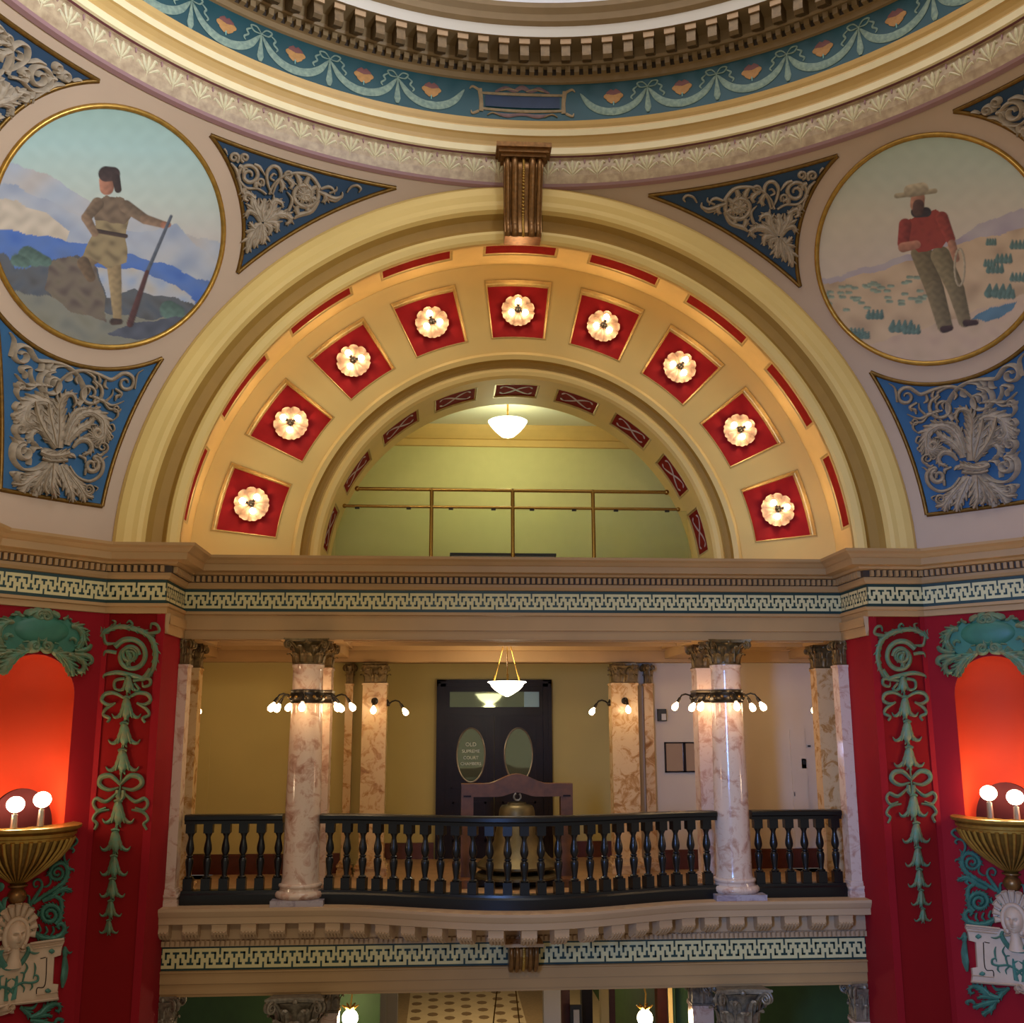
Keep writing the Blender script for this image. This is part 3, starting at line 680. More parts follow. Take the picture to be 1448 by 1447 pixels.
def column(x, y, label, group=None):
    t = empty('marble_column', (x, y, 0), label, 'column', group)
    mb = MB(); mb.box(x-0.30,x+0.30,y-0.30,y+0.30,0.0,0.065); obj('plinth', mb, 'marble_lilac', t)
    mb = MB(); mb.lathe(x, y, [(0.27,0.065),(0.292,0.09),(0.292,0.115),(0.27,0.145),(0.245,0.15),(0.24,0.165),(0.235,0.18),(0.25,0.19),(0.255,0.205),(0.245,0.225),(0.225,0.23),(0.22,0.25)], 40); obj('base', mb, 'marble_pink', t, sharp=50)
    mb = MB(); mb.lathe(x, y, [(0.22,0.25),(0.212,0.30),(0.210,0.7),(0.206,1.2),(0.198,1.7),(0.188,2.2),(0.180,2.66),(0.182,2.70),(0.195,2.72),(0.195,2.745)], 40); obj('shaft', mb, 'marble_pink', t, sharp=60)
    capital(t, x, y, 2.745, 0.305, 0.178, 0.27); return t
column(-COLX, COLY, 'round pink marble column with lamp ring, farther from the framed mirror')
column(COLX, COLY, 'round pink marble column with lamp ring, nearest the framed mirror')
def pillar(name, x0, x1, y0, y1, label, m='marble_pink', zc=2.745, h=0.305, group=None, hb=0.18, mm='capital_gold', zb=0.0, cat='pilaster', ca=1.35):
    cx, cy = (x0+x1)/2, (y0+y1)/2; hx, hy = (x1-x0)/2, (y1-y0)/2
    t = empty(name, (cx, cy, zb), label, cat, group)
    mb = MB()
    for e, a, b_ in ((0.05,0,0.06),(0.04,0.06,0.10),(0.055,0.10,0.13),(0.03,0.13,0.16),(0.02,0.16,hb)): mb.box(x0-e,x1+e,y0-e,y1+e,zb+a,zb+b_)
    obj('base', mb, m, t)
    mb = MB(); mb.box(x0,x1,y0,y1,zb+hb,zc); mb.box(x0-0.012,x1+0.012,y0-0.012,y1+0.012,zc-0.03,zc); obj('shaft', mb, m, t)
    capital(t, cx, cy, zc, h, min(hx,hy)*0.98, min(hx,hy)*ca, True, mm); return t
pillar('marble_pillar', -2.64, -2.36, 13.58, 13.86, 'square marble pillar standing behind the round column far from the mirror')
pillar('marble_pillar', 2.36, 2.64, 13.58, 13.86, 'square marble pillar standing behind the round column nearest the framed mirror')
pillar('marble_pilaster', -4.10, -3.99, 12.84, 13.04, 'square marble pilaster ending the balustrade at the pier under the buckskin mural')
pillar('marble_pilaster', 3.97, 4.10, 12.84, 13.04, 'square marble pilaster ending the balustrade at the pier under the red shirt mural')
pillar('marble_pilaster', -4.24, -4.03, 13.62, 13.83, 'golden marble pilaster in the gallery at the end away from the mirror', 'marble_gold')
pillar('marble_pilaster', 3.97, 4.20, 13.62, 13.85, 'golden marble pilaster in the gallery at the mirror end', 'marble_gold')
pillar('marble_pilaster', -2.075, -1.735, 15.10, 15.40, 'golden marble pilaster with sconces, on the far side of the door from the mirror', 'marble_gold', 2.615, 0.285, hb=0.2, ca=1.12)
pillar('marble_pilaster', 1.48, 1.86, 15.10, 15.40, 'golden marble pilaster with sconces, between the dark door and the mirror', 'marble_gold', 2.615, 0.285, hb=0.2, ca=1.12)
pillar('narrow_pilaster', -2.335, -2.225, 15.30, 15.40, 'narrow marble strip pilaster beside the olive gallery wall', 'marble_gold', 2.615, 0.285)
pillar('narrow_pilaster', 1.99, 2.12, 15.30, 15.40, 'narrow marble strip pilaster beside the pale gallery wall', 'marble_gold', 2.615, 0.285)
# lower storey supports
for x, sd in ((-2.56, 'left'), (2.56, 'right')):
    t = empty('lower_column', (x, 13.0, -4.2), 'column with a gilded scrolled capital under the balcony on the %s side' % MS[sd], 'column')
    mb = MB(); mb.lathe(x, 13.0, [(0.24,-4.2),(0.24,-1.5),(0.25,-1.46),(0.25,-1.42)], 32); obj('shaft', mb, 'marble_pink', t)
    capital(t, x, 13.0, -1.42, 0.44, 0.23, 0.33, False, 'capital_stone')
for x0, x1, sd in ((-4.18,-3.94,'left'), (3.94,4.18,'right')):
    pillar('lower_pilaster', x0, x1, 12.9, 13.14, 'lower pilaster with gilded capital against the red pier under the %s' % SIDE[sd], 'marble_pink', -1.40, 0.42, mm='capital_stone', zb=-4.2)
for x0, x1, sd in ((-2.42,-2.16,'left'), (2.16,2.42,'right')):
    pillar('lower_pillar', x0, x1, 13.6, 13.86, 'lower square pillar with gilded capital behind the lower column on the %s side' % MS[sd], 'marble_pink', -1.36, 0.38, mm='capital_stone', zb=-4.2)
# ================================================================== BALUSTRADES
mb = MB(); t = 0.052
mb.box(-t,t,-t,t,0.15,0.285); mb.box(-t,t,-t,t,0.79,0.90)
mb.lathe(0,0,[(0.046,0.285),(0.05,0.30),(0.030,0.315),(0.028,0.33),(0.040,0.40),(0.048,0.47),(0.044,0.50),(0.028,0.515),(0.040,0.525),(0.040,0.535),(0.028,0.545),(0.044,0.58),(0.049,0.61),(0.044,0.65),(0.030,0.71),(0.026,0.745),(0.034,0.765),(0.048,0.79)],14)
bal_me = make_mesh('baluster', mb, 'black_paint', 40)
rail_prof = [(-0.07,0.895),(-0.075,0.93),(-0.095,0.945),(-0.095,0.985),(-0.075,1.0),(0.075,1.0),(0.095,0.985),(0.095,0.945),(0.075,0.93),(0.07,0.895),(-0.07,0.895)]
base_prof = [(-0.10,0.0),(-0.10,0.11),(-0.08,0.13),(-0.075,0.155),(0.075,0.155),(0.08,0.13),(0.10,0.11),(0.10,0.0),(-0.10,0.0)]
def balustrade(pth, stations, label):
    mid = pth[len(pth)//2]; t = empty('balustrade', (mid[0], mid[1], 0), label, 'balustrade', 'black balcony balustrades')
    for nm, pr in (('handrail', rail_prof), ('base_rail', base_prof)):
        mb = MB(); sweep(mb, pth, pr)
        for e in (0, -1):
            d = Vector((pth[1][0]-pth[0][0], pth[1][1]-pth[0][1])) if e == 0 else Vector((pth[-1][0]-pth[-2][0], pth[-1][1]-pth[-2][1])); d.normalize(); nn = Vector((d.y,-d.x))
            v = [(pth[e][0]+nn.x*o, pth[e][1]+nn.y*o, z) for o, z in pr[:-1]]; mb.add(v, [tuple(range(len(v)))])
        obj(nm, mb, 'black_paint', t)
    for x, y, a in stations: put('baluster', bal_me, t, Matrix.Translation((x, y, 0)) @ Matrix.Rotation(a, 4, 'Z'))
RY = 12.95
balustrade([(-3.93,RY),(-2.80,RY)], [(-3.865+0.204*i, RY, 0) for i in range(6)], 'short straight black balustrade between a column and the pier under the buckskin mural')
balustrade([(2.80,RY),(3.91,RY)], [(2.885+0.19*i, RY, 0) for i in range(6)], 'short straight black balustrade between a column and the pier under the red shirt mural')
cen = [(-2.36+4.72*i/400, RY-0.03-bow(-2.36+4.72*i/400, 0.62, 2.4)) for i in range(401)]
ln = [0.0]
for a, b_ in zip(cen[:-1], cen[1:]): ln.append(ln[-1]+math.hypot(b_[0]-a[0], b_[1]-a[1]))
st = []; nb = 25
for k in range(nb):
    s = ln[-1]*(k+0.62)/(nb+0.24); i = min(range(401), key=lambda q: abs(ln[q]-s)); j = min(i+1, 400); p = cen[j-1]; q = cen[j]
    st.append((cen[i][0], cen[i][1], math.atan2(q[1]-p[1], q[0]-p[0])))
balustrade(cen[::10]+([] if 400 % 10 == 0 else [cen[-1]]), st, 'long black balustrade bowing out in front of the bell')
# ================================================================== LAMPS
mb = MB(); mb.lathe(0,0,[(0.004,-0.085),(0.024,-0.08),(0.038,-0.058),(0.040,-0.034),(0.032,-0.005),(0.018,0.018),(0.013,0.03)],12); bulb_me = make_mesh('bulb', mb, 'bulb', 60)
mb = MB(); mb.tube([(0.0,0,-0.02),(0.05,0,0.02),(0.10,0,0.035),(0.15,0,0.02),(0.185,0,-0.03)], 0.011, 8); mb.tube([(0.175,0,-0.015),(0.21,0,-0.07)], [0.018,0.024], 10); mb.ball((0,0,-0.02),0.028,8)
arm_me = make_mesh('lamp_arm', mb, 'dark_metal', 60)
def arm(parent, x, y, z, ang):
    M = Matrix.Translation((x, y, z)) @ Matrix.Rotation(ang, 4, 'Z'); a = put('lamp_arm', arm_me, parent, M)
    put('bulb', bulb_me, a, M @ Matrix.Translation((0.226,0,-0.10)) @ Matrix.Rotation(R_(-32), 4, 'Y'))
def lamp_ring(x, y, r, label, angs, z=2.28, square=False):
    t = empty('lamp_ring', (x, y, z), label, 'lamp')
    mb = MB(); pr = [(r,0),(r+0.02,0.01),(r+0.012,0.03),(r+0.03,0.06),(r+0.03,0.10),(r+0.012,0.13),(r+0.02,0.155),(r,0.165)]
    if square: mb.lathe(x,y,[(q*1.414,z+h) for q,h in pr],4,a0=PI/4,a1=PI/4+2*PI,capb=False,capt=False)
    else: mb.lathe(x,y,[(q,z+h) for q,h in pr],36,capb=False,capt=False)
    b_ = obj('band', mb, 'dark_metal', t)
    mb = MB()
    for k in range(12 if not square else 0): a = 2*PI*k/12; mb.ball((x+(r+0.032)*math.cos(a), y+(r+0.032)*math.sin(a), z+0.08), 0.02, 8)
    if mb.v: obj('boss', mb, 'gilt_dark', t)
    for a in angs: arm(t, x+(r+0.02)*math.cos(R_(a)), y+(r+0.02)*math.sin(R_(a)), z+0.08, R_(a))
    L = light('lamp_ring_glow', 'POINT', (x, y-0.42, z-0.02), 4.5, (1.0,0.68,0.36), 0.08); L.parent = t; L.matrix_parent_inverse = PINV[t.name]
    for sx in (-1, 1):
        L = light('lamp_ring_glow', 'POINT', (x+sx*0.42, y+0.1, z-0.02), 1.6, (1.0,0.7,0.4), 0.08); L.parent = t; L.matrix_parent_inverse = PINV[t.name]
lamp_ring(-COLX, COLY, 0.182, 'dark metal lamp ring with bare bulbs around the round column farther from the framed mirror', [-90,-30,30,90,150,210])
lamp_ring(COLX, COLY, 0.182, 'dark metal lamp ring with bare bulbs around the round column nearest the framed mirror', [-90,-30,30,90,150,210])
lamp_ring(-2.5, 13.72, 0.142, 'dark metal lamp band on the square pillar behind the column far from the mirror', [0, 90, 180], 2.30, True)
lamp_ring(2.5, 13.72, 0.142, 'dark metal lamp band on the square pillar behind the column nearest the mirror', [0, 90, 180], 2.30, True)
def sconce(x, y, z, ang, label, power=5):
    t = empty('wall_sconce', (x, y, z), label, 'wall lamp', 'sconces on the golden pilasters')
    mb = MB(); dx, dy = math.cos(R_(ang)), math.sin(R_(ang))
    mb.tube([(x,y,z),(x+dx*0.012,y+dy*0.012,z),(x+dx*0.03,y+dy*0.03,z)], [0.05,0.05,0.02], 14); obj('backplate', mb, 'dark_metal', t)
    arm(t, x+dx*0.02, y+dy*0.02, z, R_(ang))
    L = light('sconce_glow', 'POINT', (x+dx*0.3, y+dy*0.3, z-0.12), power*0.5, (1.0,0.72,0.42), 0.06); L.parent = t; L.matrix_parent_inverse = PINV[t.name]
sconce(-1.90, 15.1, 2.36, -90, 'small bare bulb sconce on the front of the pilaster far from the mirror')
sconce(-1.735, 15.25, 2.34, 0, 'small bare bulb sconce on the inner side of the pilaster far from the mirror')
sconce(1.67, 15.1, 2.36, -90, 'small bare bulb sconce on the front of the pilaster near the mirror')
sconce(1.48, 15.25, 2.34, 180, 'small bare bulb sconce on the inner side of the pilaster near the mirror')
sconce(-4.12, 13.83, 2.34, 90, 'bulb sconce glowing behind the gallery pilaster away from the mirror', 9)
sconce(4.09, 13.85, 2.34, 90, 'bulb sconce glowing behind the gallery pilaster at the mirror end', 12)
# coffer lamps: scalloped rosette with three bulbs
mb = MB(); rows = []
for r, h in ((0.02,0.045),(0.07,0.05),(0.13,0.035),(0.16,0.03)): rows.append([(r*math.cos(2*PI*k/24), -h, r*math.sin(2*PI*k/24)) for k in range(24)])
mb.grid(rows, 0, True, True); ros_me = make_mesh('rosette', mb, 'petal', 60)
mb = MB(); rows = []
for r, wd, h in ((0.03,0.012,0.055),(0.10,0.045,0.06),(0.16,0.064,0.045),(0.20,0.060,0.035),(0.218,0.035,0.055),(0.215,0.01,0.065)): rows.append([(wd*j, -h-0.018*(1-abs(j)), r) for j in (-1,-0.5,0,0.5,1)])
mb.grid(rows); pet_me = make_mesh('petal', mb, 'petal', 60)
mb = MB(); mb.tube([(0,-0.03,0),(0,-0.10,0),(0,-0.135,0)], [0.035,0.045,0.02], 12)
hub_me = make_mesh('hub', mb, 'dark_metal', 50)
mb = MB(); mb.tube([(0,-0.09,0.02),(0,-0.105,0.07)], [0.012,0.02], 8); soc_me = make_mesh('socket', mb, 'dark_metal', 60)
mb = MB(); mb.ball((0,-0.12,0.105),0.040,12,0,1.0,8); cb_me = make_mesh('bulb', mb, 'bulb_hot', 60)
names = ['lowest coffer on the buckskin mural side','second lowest coffer on the buckskin mural side','third lowest coffer on the buckskin mural side','coffer next to the middle one, buckskin mural side','middle coffer under the keystone bracket','coffer next to the middle one, red shirt mural side','third lowest coffer on the red shirt mural side','second lowest coffer on the red shirt mural side','lowest coffer on the red shirt mural side']
for k, th in enumerate(TH[::-1]):
    c = Vector((3.44*math.cos(th), YF+0.13, Z0+3.44*math.sin(th))); M = Matrix.Translation(c) @ Matrix.Rotation(-(th-PI/2), 4, 'Y')
    t = empty('coffer_lamp', c, 'petalled three bulb lamp in the '+names[k], 'ceiling lamp', 'lamps in the red coffers')
    ro = put('rosette', ros_me, t, M); hb = put('hub', hub_me, t, M)
    for j in range(10): put('petal', pet_me, ro, M @ Matrix.Rotation(2*PI*j/10, 4, 'Y'))
    for j in range(3):
        Mj = M @ Matrix.Rotation(2*PI*j/3, 4, 'Y'); s_ = put('socket', soc_me, hb, Mj); put('bulb', cb_me, t, Mj)
    L = light('coffer_glow', 'POINT', c+Vector((0,-0.34,0)), 2.6, (1.0,0.78,0.52), 0.10); L.parent = t; L.matrix_parent_inverse = PINV[t.name]
# pendant bowl of the gallery
px = on_plane(717, 975, (0,14.2,0), (0,1,0)); bx_, by_ = px.x, 14.2; zt = on_plane(717,965,(0,14.2,0),(0,1,0)).z; zb = on_plane(717,985,(0,14.2,0),(0,1,0)).z
t = empty('pendant_lamp', (bx_, by_, 3.2), 'glowing white glass bowl lamp hung on brass chains in front of the door', 'pendant lamp')
mb = MB(); mb.lathe(bx_, by_, [(0.02,zb),(0.08,zb+0.03),(0.16,zb+0.08),(0.21,zb+0.13),(0.225,zb+0.165),(0.265,zt),(0.25,zt+0.01),(0.2,zb+0.16),(0.1,zb+0.07)], 32); obj('glass_bowl', mb, 'glass_glow_warm', t, sharp=60)
for k in range(3):
    a = 2*PI*k/3+0.5; mb = MB(); mb.tube([(bx_+0.20*math.cos(a), by_+0.2*math.sin(a), zt+0.0),(bx_+0.19*math.cos(a), by_+0.19*math.sin(a), zt+0.10)], 0.014, 8); mb.tube([(bx_+0.2*math.cos(a), by_+0.2*math.sin(a), zt),(bx_+0.025*math.cos(a), by_+0.025*math.sin(a), 3.19)], 0.007, 6); obj('chain', mb, 'brass', t)
mb = MB(); mb.lathe(bx_, by_, [(0.09,3.2),(0.08,3.185),(0.03,3.165),(0.02,3.15)], 20); obj('ceiling_rose', mb, 'brass', t)
for dz, e in ((0.30, 9), (-0.3, 25)):
    L = light('pendant_glow', 'POINT', (bx_, by_, zt+dz), e, (1.0,0.86,0.6), 0.12); L.parent = t; L.matrix_parent_inverse = PINV[t.name]
# bowl lamp of the upper room
q = on_plane(718, 600, (0,15.3,0), (0,1,0)); ux, uy, uz = q.x, 15.3, q.z
t = empty('bowl_lamp', (ux, uy, 6.97), 'glowing glass bowl lamp on the white ceiling behind the glass railing', 'ceiling lamp')
mb = MB(); mb.lathe(ux, uy, [(0.01,uz-0.22),(0.10,uz-0.19),(0.20,uz-0.10),(0.265,uz-0.02),(0.30,uz+0.04),(0.28,uz+0.05),(0.2,uz-0.04),(0.1,uz-0.12)], 32); obj('glass_bowl', mb, 'glass_glow', t, sharp=60)
mb = MB(); mb.tube([(ux,uy,uz),(ux,uy,6.97)], 0.015, 8); mb.lathe(ux,uy,[(0.08,6.97),(0.07,6.95),(0.02,6.93)],16); obj('stem', mb, 'brass', t)
for dz, e in ((0.22, 22), (-0.45, 27)):
    L = light('bowl_glow', 'POINT', (ux, uy, uz+dz), e, (0.93,1.0,0.62), 0.15); L.parent = t; L.matrix_parent_inverse = PINV[t.name]
# ================================================================== GLASS RAILING OF THE UPPER ROOM
GY = 13.6
t = empty('glass_railing', (0, GY, 4.03), 'brass and glass railing standing in the inner arch', 'railing')
for z, x0, x1, r in ((5.10,-2.10,2.05,0.024),(4.865,-2.26,2.20,0.02)):
    mb = MB(); mb.tube([(x0,GY,z),(x1,GY,z)], r, 12); mb.ball((x0,GY,z), r*1.5, 10); mb.ball((x1,GY,z), r*1.5, 10); obj('rail', mb, 'brass', t, sharp=60)
for x in (-1.115, -0.035, 1.045):
    mb = MB(); mb.tube([(x,GY,4.03),(x,GY,5.12)], 0.026, 12); obj('post', mb, 'brass', t, sharp=60)
for x0, x1 in ((-2.36,-1.15),(-1.08,-0.07),(0.0,1.01),(1.08,2.32)):
    mb = MB(); mb.box(x0,x1,GY-0.006,GY+0.006,4.05,4.84); obj('glass_pane', mb, 'clear_glass', t)
    for f in (0.22, 0.78):
        mb = MB(); xc = x0+(x1-x0)*f; mb.box(xc-0.03,xc+0.03,GY-0.014,GY+0.014,4.825,4.86); obj('clip', mb, 'dark_metal', t)
tb = empty('low_bench', (-0.1, 14.85, 4.03), 'low white bench with dark top behind the glass railing', 'bench')
m1 = MB(); m1.box(-0.84,0.65,14.82,15.28,4.03,4.41); obj('body', m1, 'white_box', tb)
m1 = MB(); m1.box(-0.86,0.67,14.78,15.32,4.41,4.445); obj('top', m1, 'dark_wood', tb)
# ================================================================== DOUBLE DOOR
DX0, DX1, DZ, DY = -1.037, 0.80, 2.74, 17.0
t = empty('door_1', ((DX0+DX1)/2, DY, 0), 'dark wooden double door with oval glasses and transom light', 'door', None, 'structure')
mb = MB()
for a, b_, z0, z1, y in ((DX0,DX0+0.14,0,DZ,16.90),(DX1-0.14,DX1,0,DZ,16.90),(DX0,DX1,DZ-0.11,DZ,16.90)): mb.box(a,b_,y,17.0,z0,z1)
for a, b_, z0, z1 in ((DX0+0.02,DX0+0.06,0,DZ-0.03),(DX1-0.06,DX1-0.02,0,DZ-0.03),(DX0+0.02,DX1-0.02,DZ-0.06,DZ-0.025)): mb.box(a,b_,16.885,16.9,z0,z1)
obj('casing', mb, 'dark_wood', t)
mb = MB(); mb.box(DX0+0.14,DX1-0.14,16.92,17.0,2.17,2.31); mb.box(DX0+0.14,DX1-0.14,16.905,16.93,2.20,2.235); mb.box(DX0+0.14,DX1-0.14,16.93,17.0,2.55,2.64)
mb.box(DX0+0.14,-0.83,16.93,17.0,2.31,2.55); mb.box(0.60,DX1-0.14,16.93,17.0,2.31,2.55); obj('transom_bar', mb, 'dark_wood', t)
mg2 = mat('reflecting_glass', '#8c9478', 0.05, 0.75)
mb = MB(); mb.box(-0.83,0.60,16.955,16.965,2.31,2.55); tp = obj('transom_pane', mb, 'reflecting_glass', t)
mb = MB(); mb.box(0.36,0.60,16.950,16.956,2.31,2.55); mat('reflected_blue', '#8fb0bd', 0.3); obj('blue_reflection', mb, 'reflected_blue', tp)  # blue patch painted on the pane as a reflection
def oval(cx, cz, rx, rz, y0, y1, n=40):
    mb = MB(); a = [(cx+rx*math.cos(2*PI*k/n), y0, cz+rz*math.sin(2*PI*k/n)) for k in range(n)]; b_ = [(p[0], y1, p[2]) for p in a]
    mb.add(a+b_, [tuple(range(n))[::-1], tuple(range(n,2*n))]+[(k,(k+1)%n,n+(k+1)%n,n+k) for k in range(n)]); return mb
for sx, x0, x1, cx in ((-1,DX0+0.14,-0.122,-0.49),(1,-0.116,DX1-0.14,0.265)):
    mb = MB(); mb.box(x0,x1,16.945,17.0,0.0,2.17)
    lf_ = obj('door_leaf', mb, 'dark_wood', t)
    mb = MB()                                 # moulded stiles and panel
    for a, b_, z0, z1 in ((x0+0.10,x1-0.10,2.05,2.075),(x0+0.10,x1-0.10,1.045,1.07),(x0+0.10,x0+0.12,1.05,2.07),(x1-0.12,x1-0.10,1.05,2.07),(x0+0.12,x1-0.12,0.25,0.28),(x0+0.12,x1-0.12,0.82,0.85),(x0+0.12,x0+0.15,0.25,0.85),(x1-0.15,x1-0.12,0.25,0.85)): mb.box(a,b_,16.935,16.95,z0,z1)
    obj('panel_moulding', mb, 'dark_wood', lf_)
    obj('oval_pane', oval(cx,1.565,0.215,0.405,16.932,16.946), 'reflecting_glass', lf_)
    mb = MB(); n = 44; mb.tube([(cx+0.222*math.cos(2*PI*k/n),16.935,1.565+0.415*math.sin(2*PI*k/n)) for k in range(n+1)], 0.014, 8, 0, False); obj('oval_rim', mb, 'steel', lf_, label='bright bevelled rim of the oval glass')
    hx = -0.19 if sx < 0 else -0.05
    mb = MB(); mb.box(hx-0.025,hx+0.025,16.925,16.945,0.93,1.09); mb.ball((hx,16.90,0.99),0.028,10); obj('push_plate', mb, 'brass', lf_)
    if sx < 0:
        for txt, z, sz in (('OLD',1.70,0.085),('SUPREME',1.60,0.07),('COURT',1.50,0.07),('CHAMBERS',1.41,0.065)):
            cu = bpy.data.curves.new('lettering', 'FONT'); cu.body = txt; cu.size = sz; cu.align_x = 'CENTER'; cu.extrude = 0.001
            to = bpy.data.objects.new('lettering_tmp', cu); me = bpy.data.meshes.new_from_object(to); bpy.data.objects.remove(to); me.materials.clear(); me.materials.append(MATS['etched'])
            put('lettering', me, lf_, Matrix.Translation((cx,16.929,z)) @ Matrix.Rotation(PI/2, 4, 'X'))
# ================================================================== BELL AND FRAME
FY = 14.25; k_ = FY/14.6
fx0, fx1 = -0.685, 0.785; fc = (fx0+fx1)/2; FB = 0.0
t = empty('bell_stand', (fc, FY, 0), 'brown wooden bell frame with an arched crossbeam standing before the door', 'bell frame')
for x in (fx0+0.08, fx1-0.08):
    mb = MB(); mb.box(x-0.08,x+0.08,FY-0.09,FY+0.09,FB+0.10,1.255); obj('post', mb, 'brown_wood', t)
    mb = MB(); mb.box(x-0.10,x+0.10,FY-0.40,FY+0.40,FB,FB+0.10); obj('foot', mb, 'brown_wood', t)
mb = MB(); n = 24; top = []; bot = []
for i in range(n+1):
    x = fx0+(fx1-fx0)*i/n; u_ = (x-fc)/0.42; top.append((x, 1.265+(0.125*math.cos(PI*u_/2)**2 if abs(u_) < 1 else 0))); bot.append((x, 1.10 - (0.0)+ (0.055*math.cos(PI*(x-fc)/0.5)**2 if abs(x-fc) < 0.25 else 0)))
for y in (FY-0.10, FY+0.10): mb.grid([[(x,y,z) for x,z in bot],[(x,y,z) for x,z in top]])
for ln_ in (top, bot): mb.grid([[(x,FY-0.10,z) for x,z in ln_],[(x,FY+0.10,z) for x,z in ln_]])
for e in (0,-1): mb.add([(bot[e][0],FY-0.1,bot[e][1]),(bot[e][0],FY+0.1,bot[e][1]),(top[e][0],FY+0.1,top[e][1]),(top[e][0],FY-0.1,top[e][1])], [(0,1,2,3)])
obj('crossbeam', mb, 'brown_wood', t)
for x in (fx0+0.08, fx1-0.08):
    mb = MB(); mb.box(x-0.05,x+0.05,FY-0.105,FY-0.095,1.10,1.12); obj('tenon_wedge', mb, 'dark_wood', t)
mb = MB(); mb.box(fx0+0.16,fx1-0.16,FY-0.30,FY+0.30,FB+0.02,FB+0.09); obj('base_board', mb, 'dark_wood', t)
t = empty('bell', (fc, FY, 0.09), 'large dull brass bell hanging in the wooden frame behind the balustrade', 'bell')
prof = [(0.50,0.20),(0.535,0.22),(0.535,0.245),(0.50,0.275),(0.42,0.34),(0.35,0.43),(0.305,0.54),(0.28,0.66),(0.262,0.76),(0.255,0.775),(0.258,0.79),(0.245,0.80),(0.235,0.90),(0.225,0.95),(0.20,0.985),(0.13,1.0),(0.12,1.02),(0.05,1.03),(0.01,1.03)]
mb = MB(); mb.lathe(fc, FY, prof, 48, capb=False); obj('bell_body', mb, 'bell_metal', t, sharp=45)
mb = MB(); mb.ball((fc,FY,0.29),0.07,12); mb.tube([(fc,FY,0.3),(fc,FY,0.7)],0.018,8); obj('clapper', mb, 'dark_metal', t)
mb = MB(); n = 16; mb.tube([(fc+0.045*math.cos(a),FY-0.12,1.10+0.045*math.sin(a)) for a in [PI*0.6+2*PI*0.85*i/n for i in range(n+1)]], 0.014, 8); mb.tube([(fc,FY-0.12,1.06),(fc,FY-0.05,1.02)],0.014,8); obj('hook', mb, 'steel', t)
mb = MB(); mb.lathe(fc, FY, [(0.56,0.09),(0.56,0.12),(0.52,0.145),(0.5,0.15)], 40); 
o = obj('brass_tray', mb, 'bell_metal', None, 'round brass tray under the bell', 'tray')
# ================================================================== SMALL THINGS ON THE WALLS
mx0, mx1, mz0, mz1, my = 2.295, 2.98, 1.345, 1.775, 15.46
t = empty('framed_mirror', ((mx0+mx1)/2, my, mz0), 'wide dark framed mirror of two panes on the pale gallery wall', 'mirror')
mb = MB()
for a, b_, z0, z1 in ((mx0,mx1,mz1-0.02,mz1),(mx0,mx1,mz0,mz0+0.02),(mx0,mx0+0.02,mz0,mz1),(mx1-0.02,mx1,mz0,mz1),(2.565,2.605,mz0,mz1)): mb.box(a,b_,my-0.04,my,z0,z1)
obj('frame', mb, 'dark_wood', t)
for a, b_ in ((mx0+0.02,2.565),(2.605,mx1-0.02)):
    mb = MB(); mb.box(a,b_,my-0.02,my-0.005,mz0+0.02,mz1-0.02); obj('mirror_pane', mb, 'mirror_glass', t)
t = empty('wall_speaker', (2.26, 15.4, 2.06), 'small black speaker box on the pale gallery wall above the mirror', 'speaker')
mb = MB(); mb.box(2.205,2.325,15.36,15.46,2.075,2.25); obj('housing', mb, 'black', t)
mb = MB(); mb.box(2.25,2.315,15.35,15.361,2.09,2.18); obj('grille', mb, 'white_box', t)
for x, z, nm, lb in ((4.45,1.71,'thermostat','tiny dark sensor on the pale gallery wall near the gallery end pilaster'),(4.36,1.46,'light_switch','small dark switch plate on the pale gallery wall near the gallery end pilaster')):
    t = empty(nm, (x,15.46,z), lb, 'switch'); mb = MB(); mb.box(x-0.035,x+0.035,15.44,15.46,z-(0.02 if nm=='thermostat' else 0.07),z+(0.02 if nm=='thermostat' else 0.07)); obj('plate', mb, 'white_box' if nm=='thermostat' else 'steel', t); mb = MB(); mb.box(x-0.022,x+0.022,15.43,15.44,z-0.012,z+0.012 if nm=='thermostat' else z+0.05); obj('rocker', mb, 'black', t)
for x0, x1, z1, sd in ((4.17,4.40,1.95,'right'),(-4.6,-4.23,2.0,'left')):
    mb = MB(); mb.box(x0,x1,15.44,15.46,0.28,z1); TR['n'] += 1
    o = obj('trim_%d' % TR['n'], mb, 'pale_wall' if sd=='right' else 'olive_wall', None, 'flush painted access panel in the %s gallery wall' % ('pale' if sd=='right' else 'olive'), 'trim', None, 'structure')
    mb = MB(); mb.box(x0+0.015,x0+0.03,15.43,15.44,1.0,1.06); obj('hinge', mb, 'steel', o)
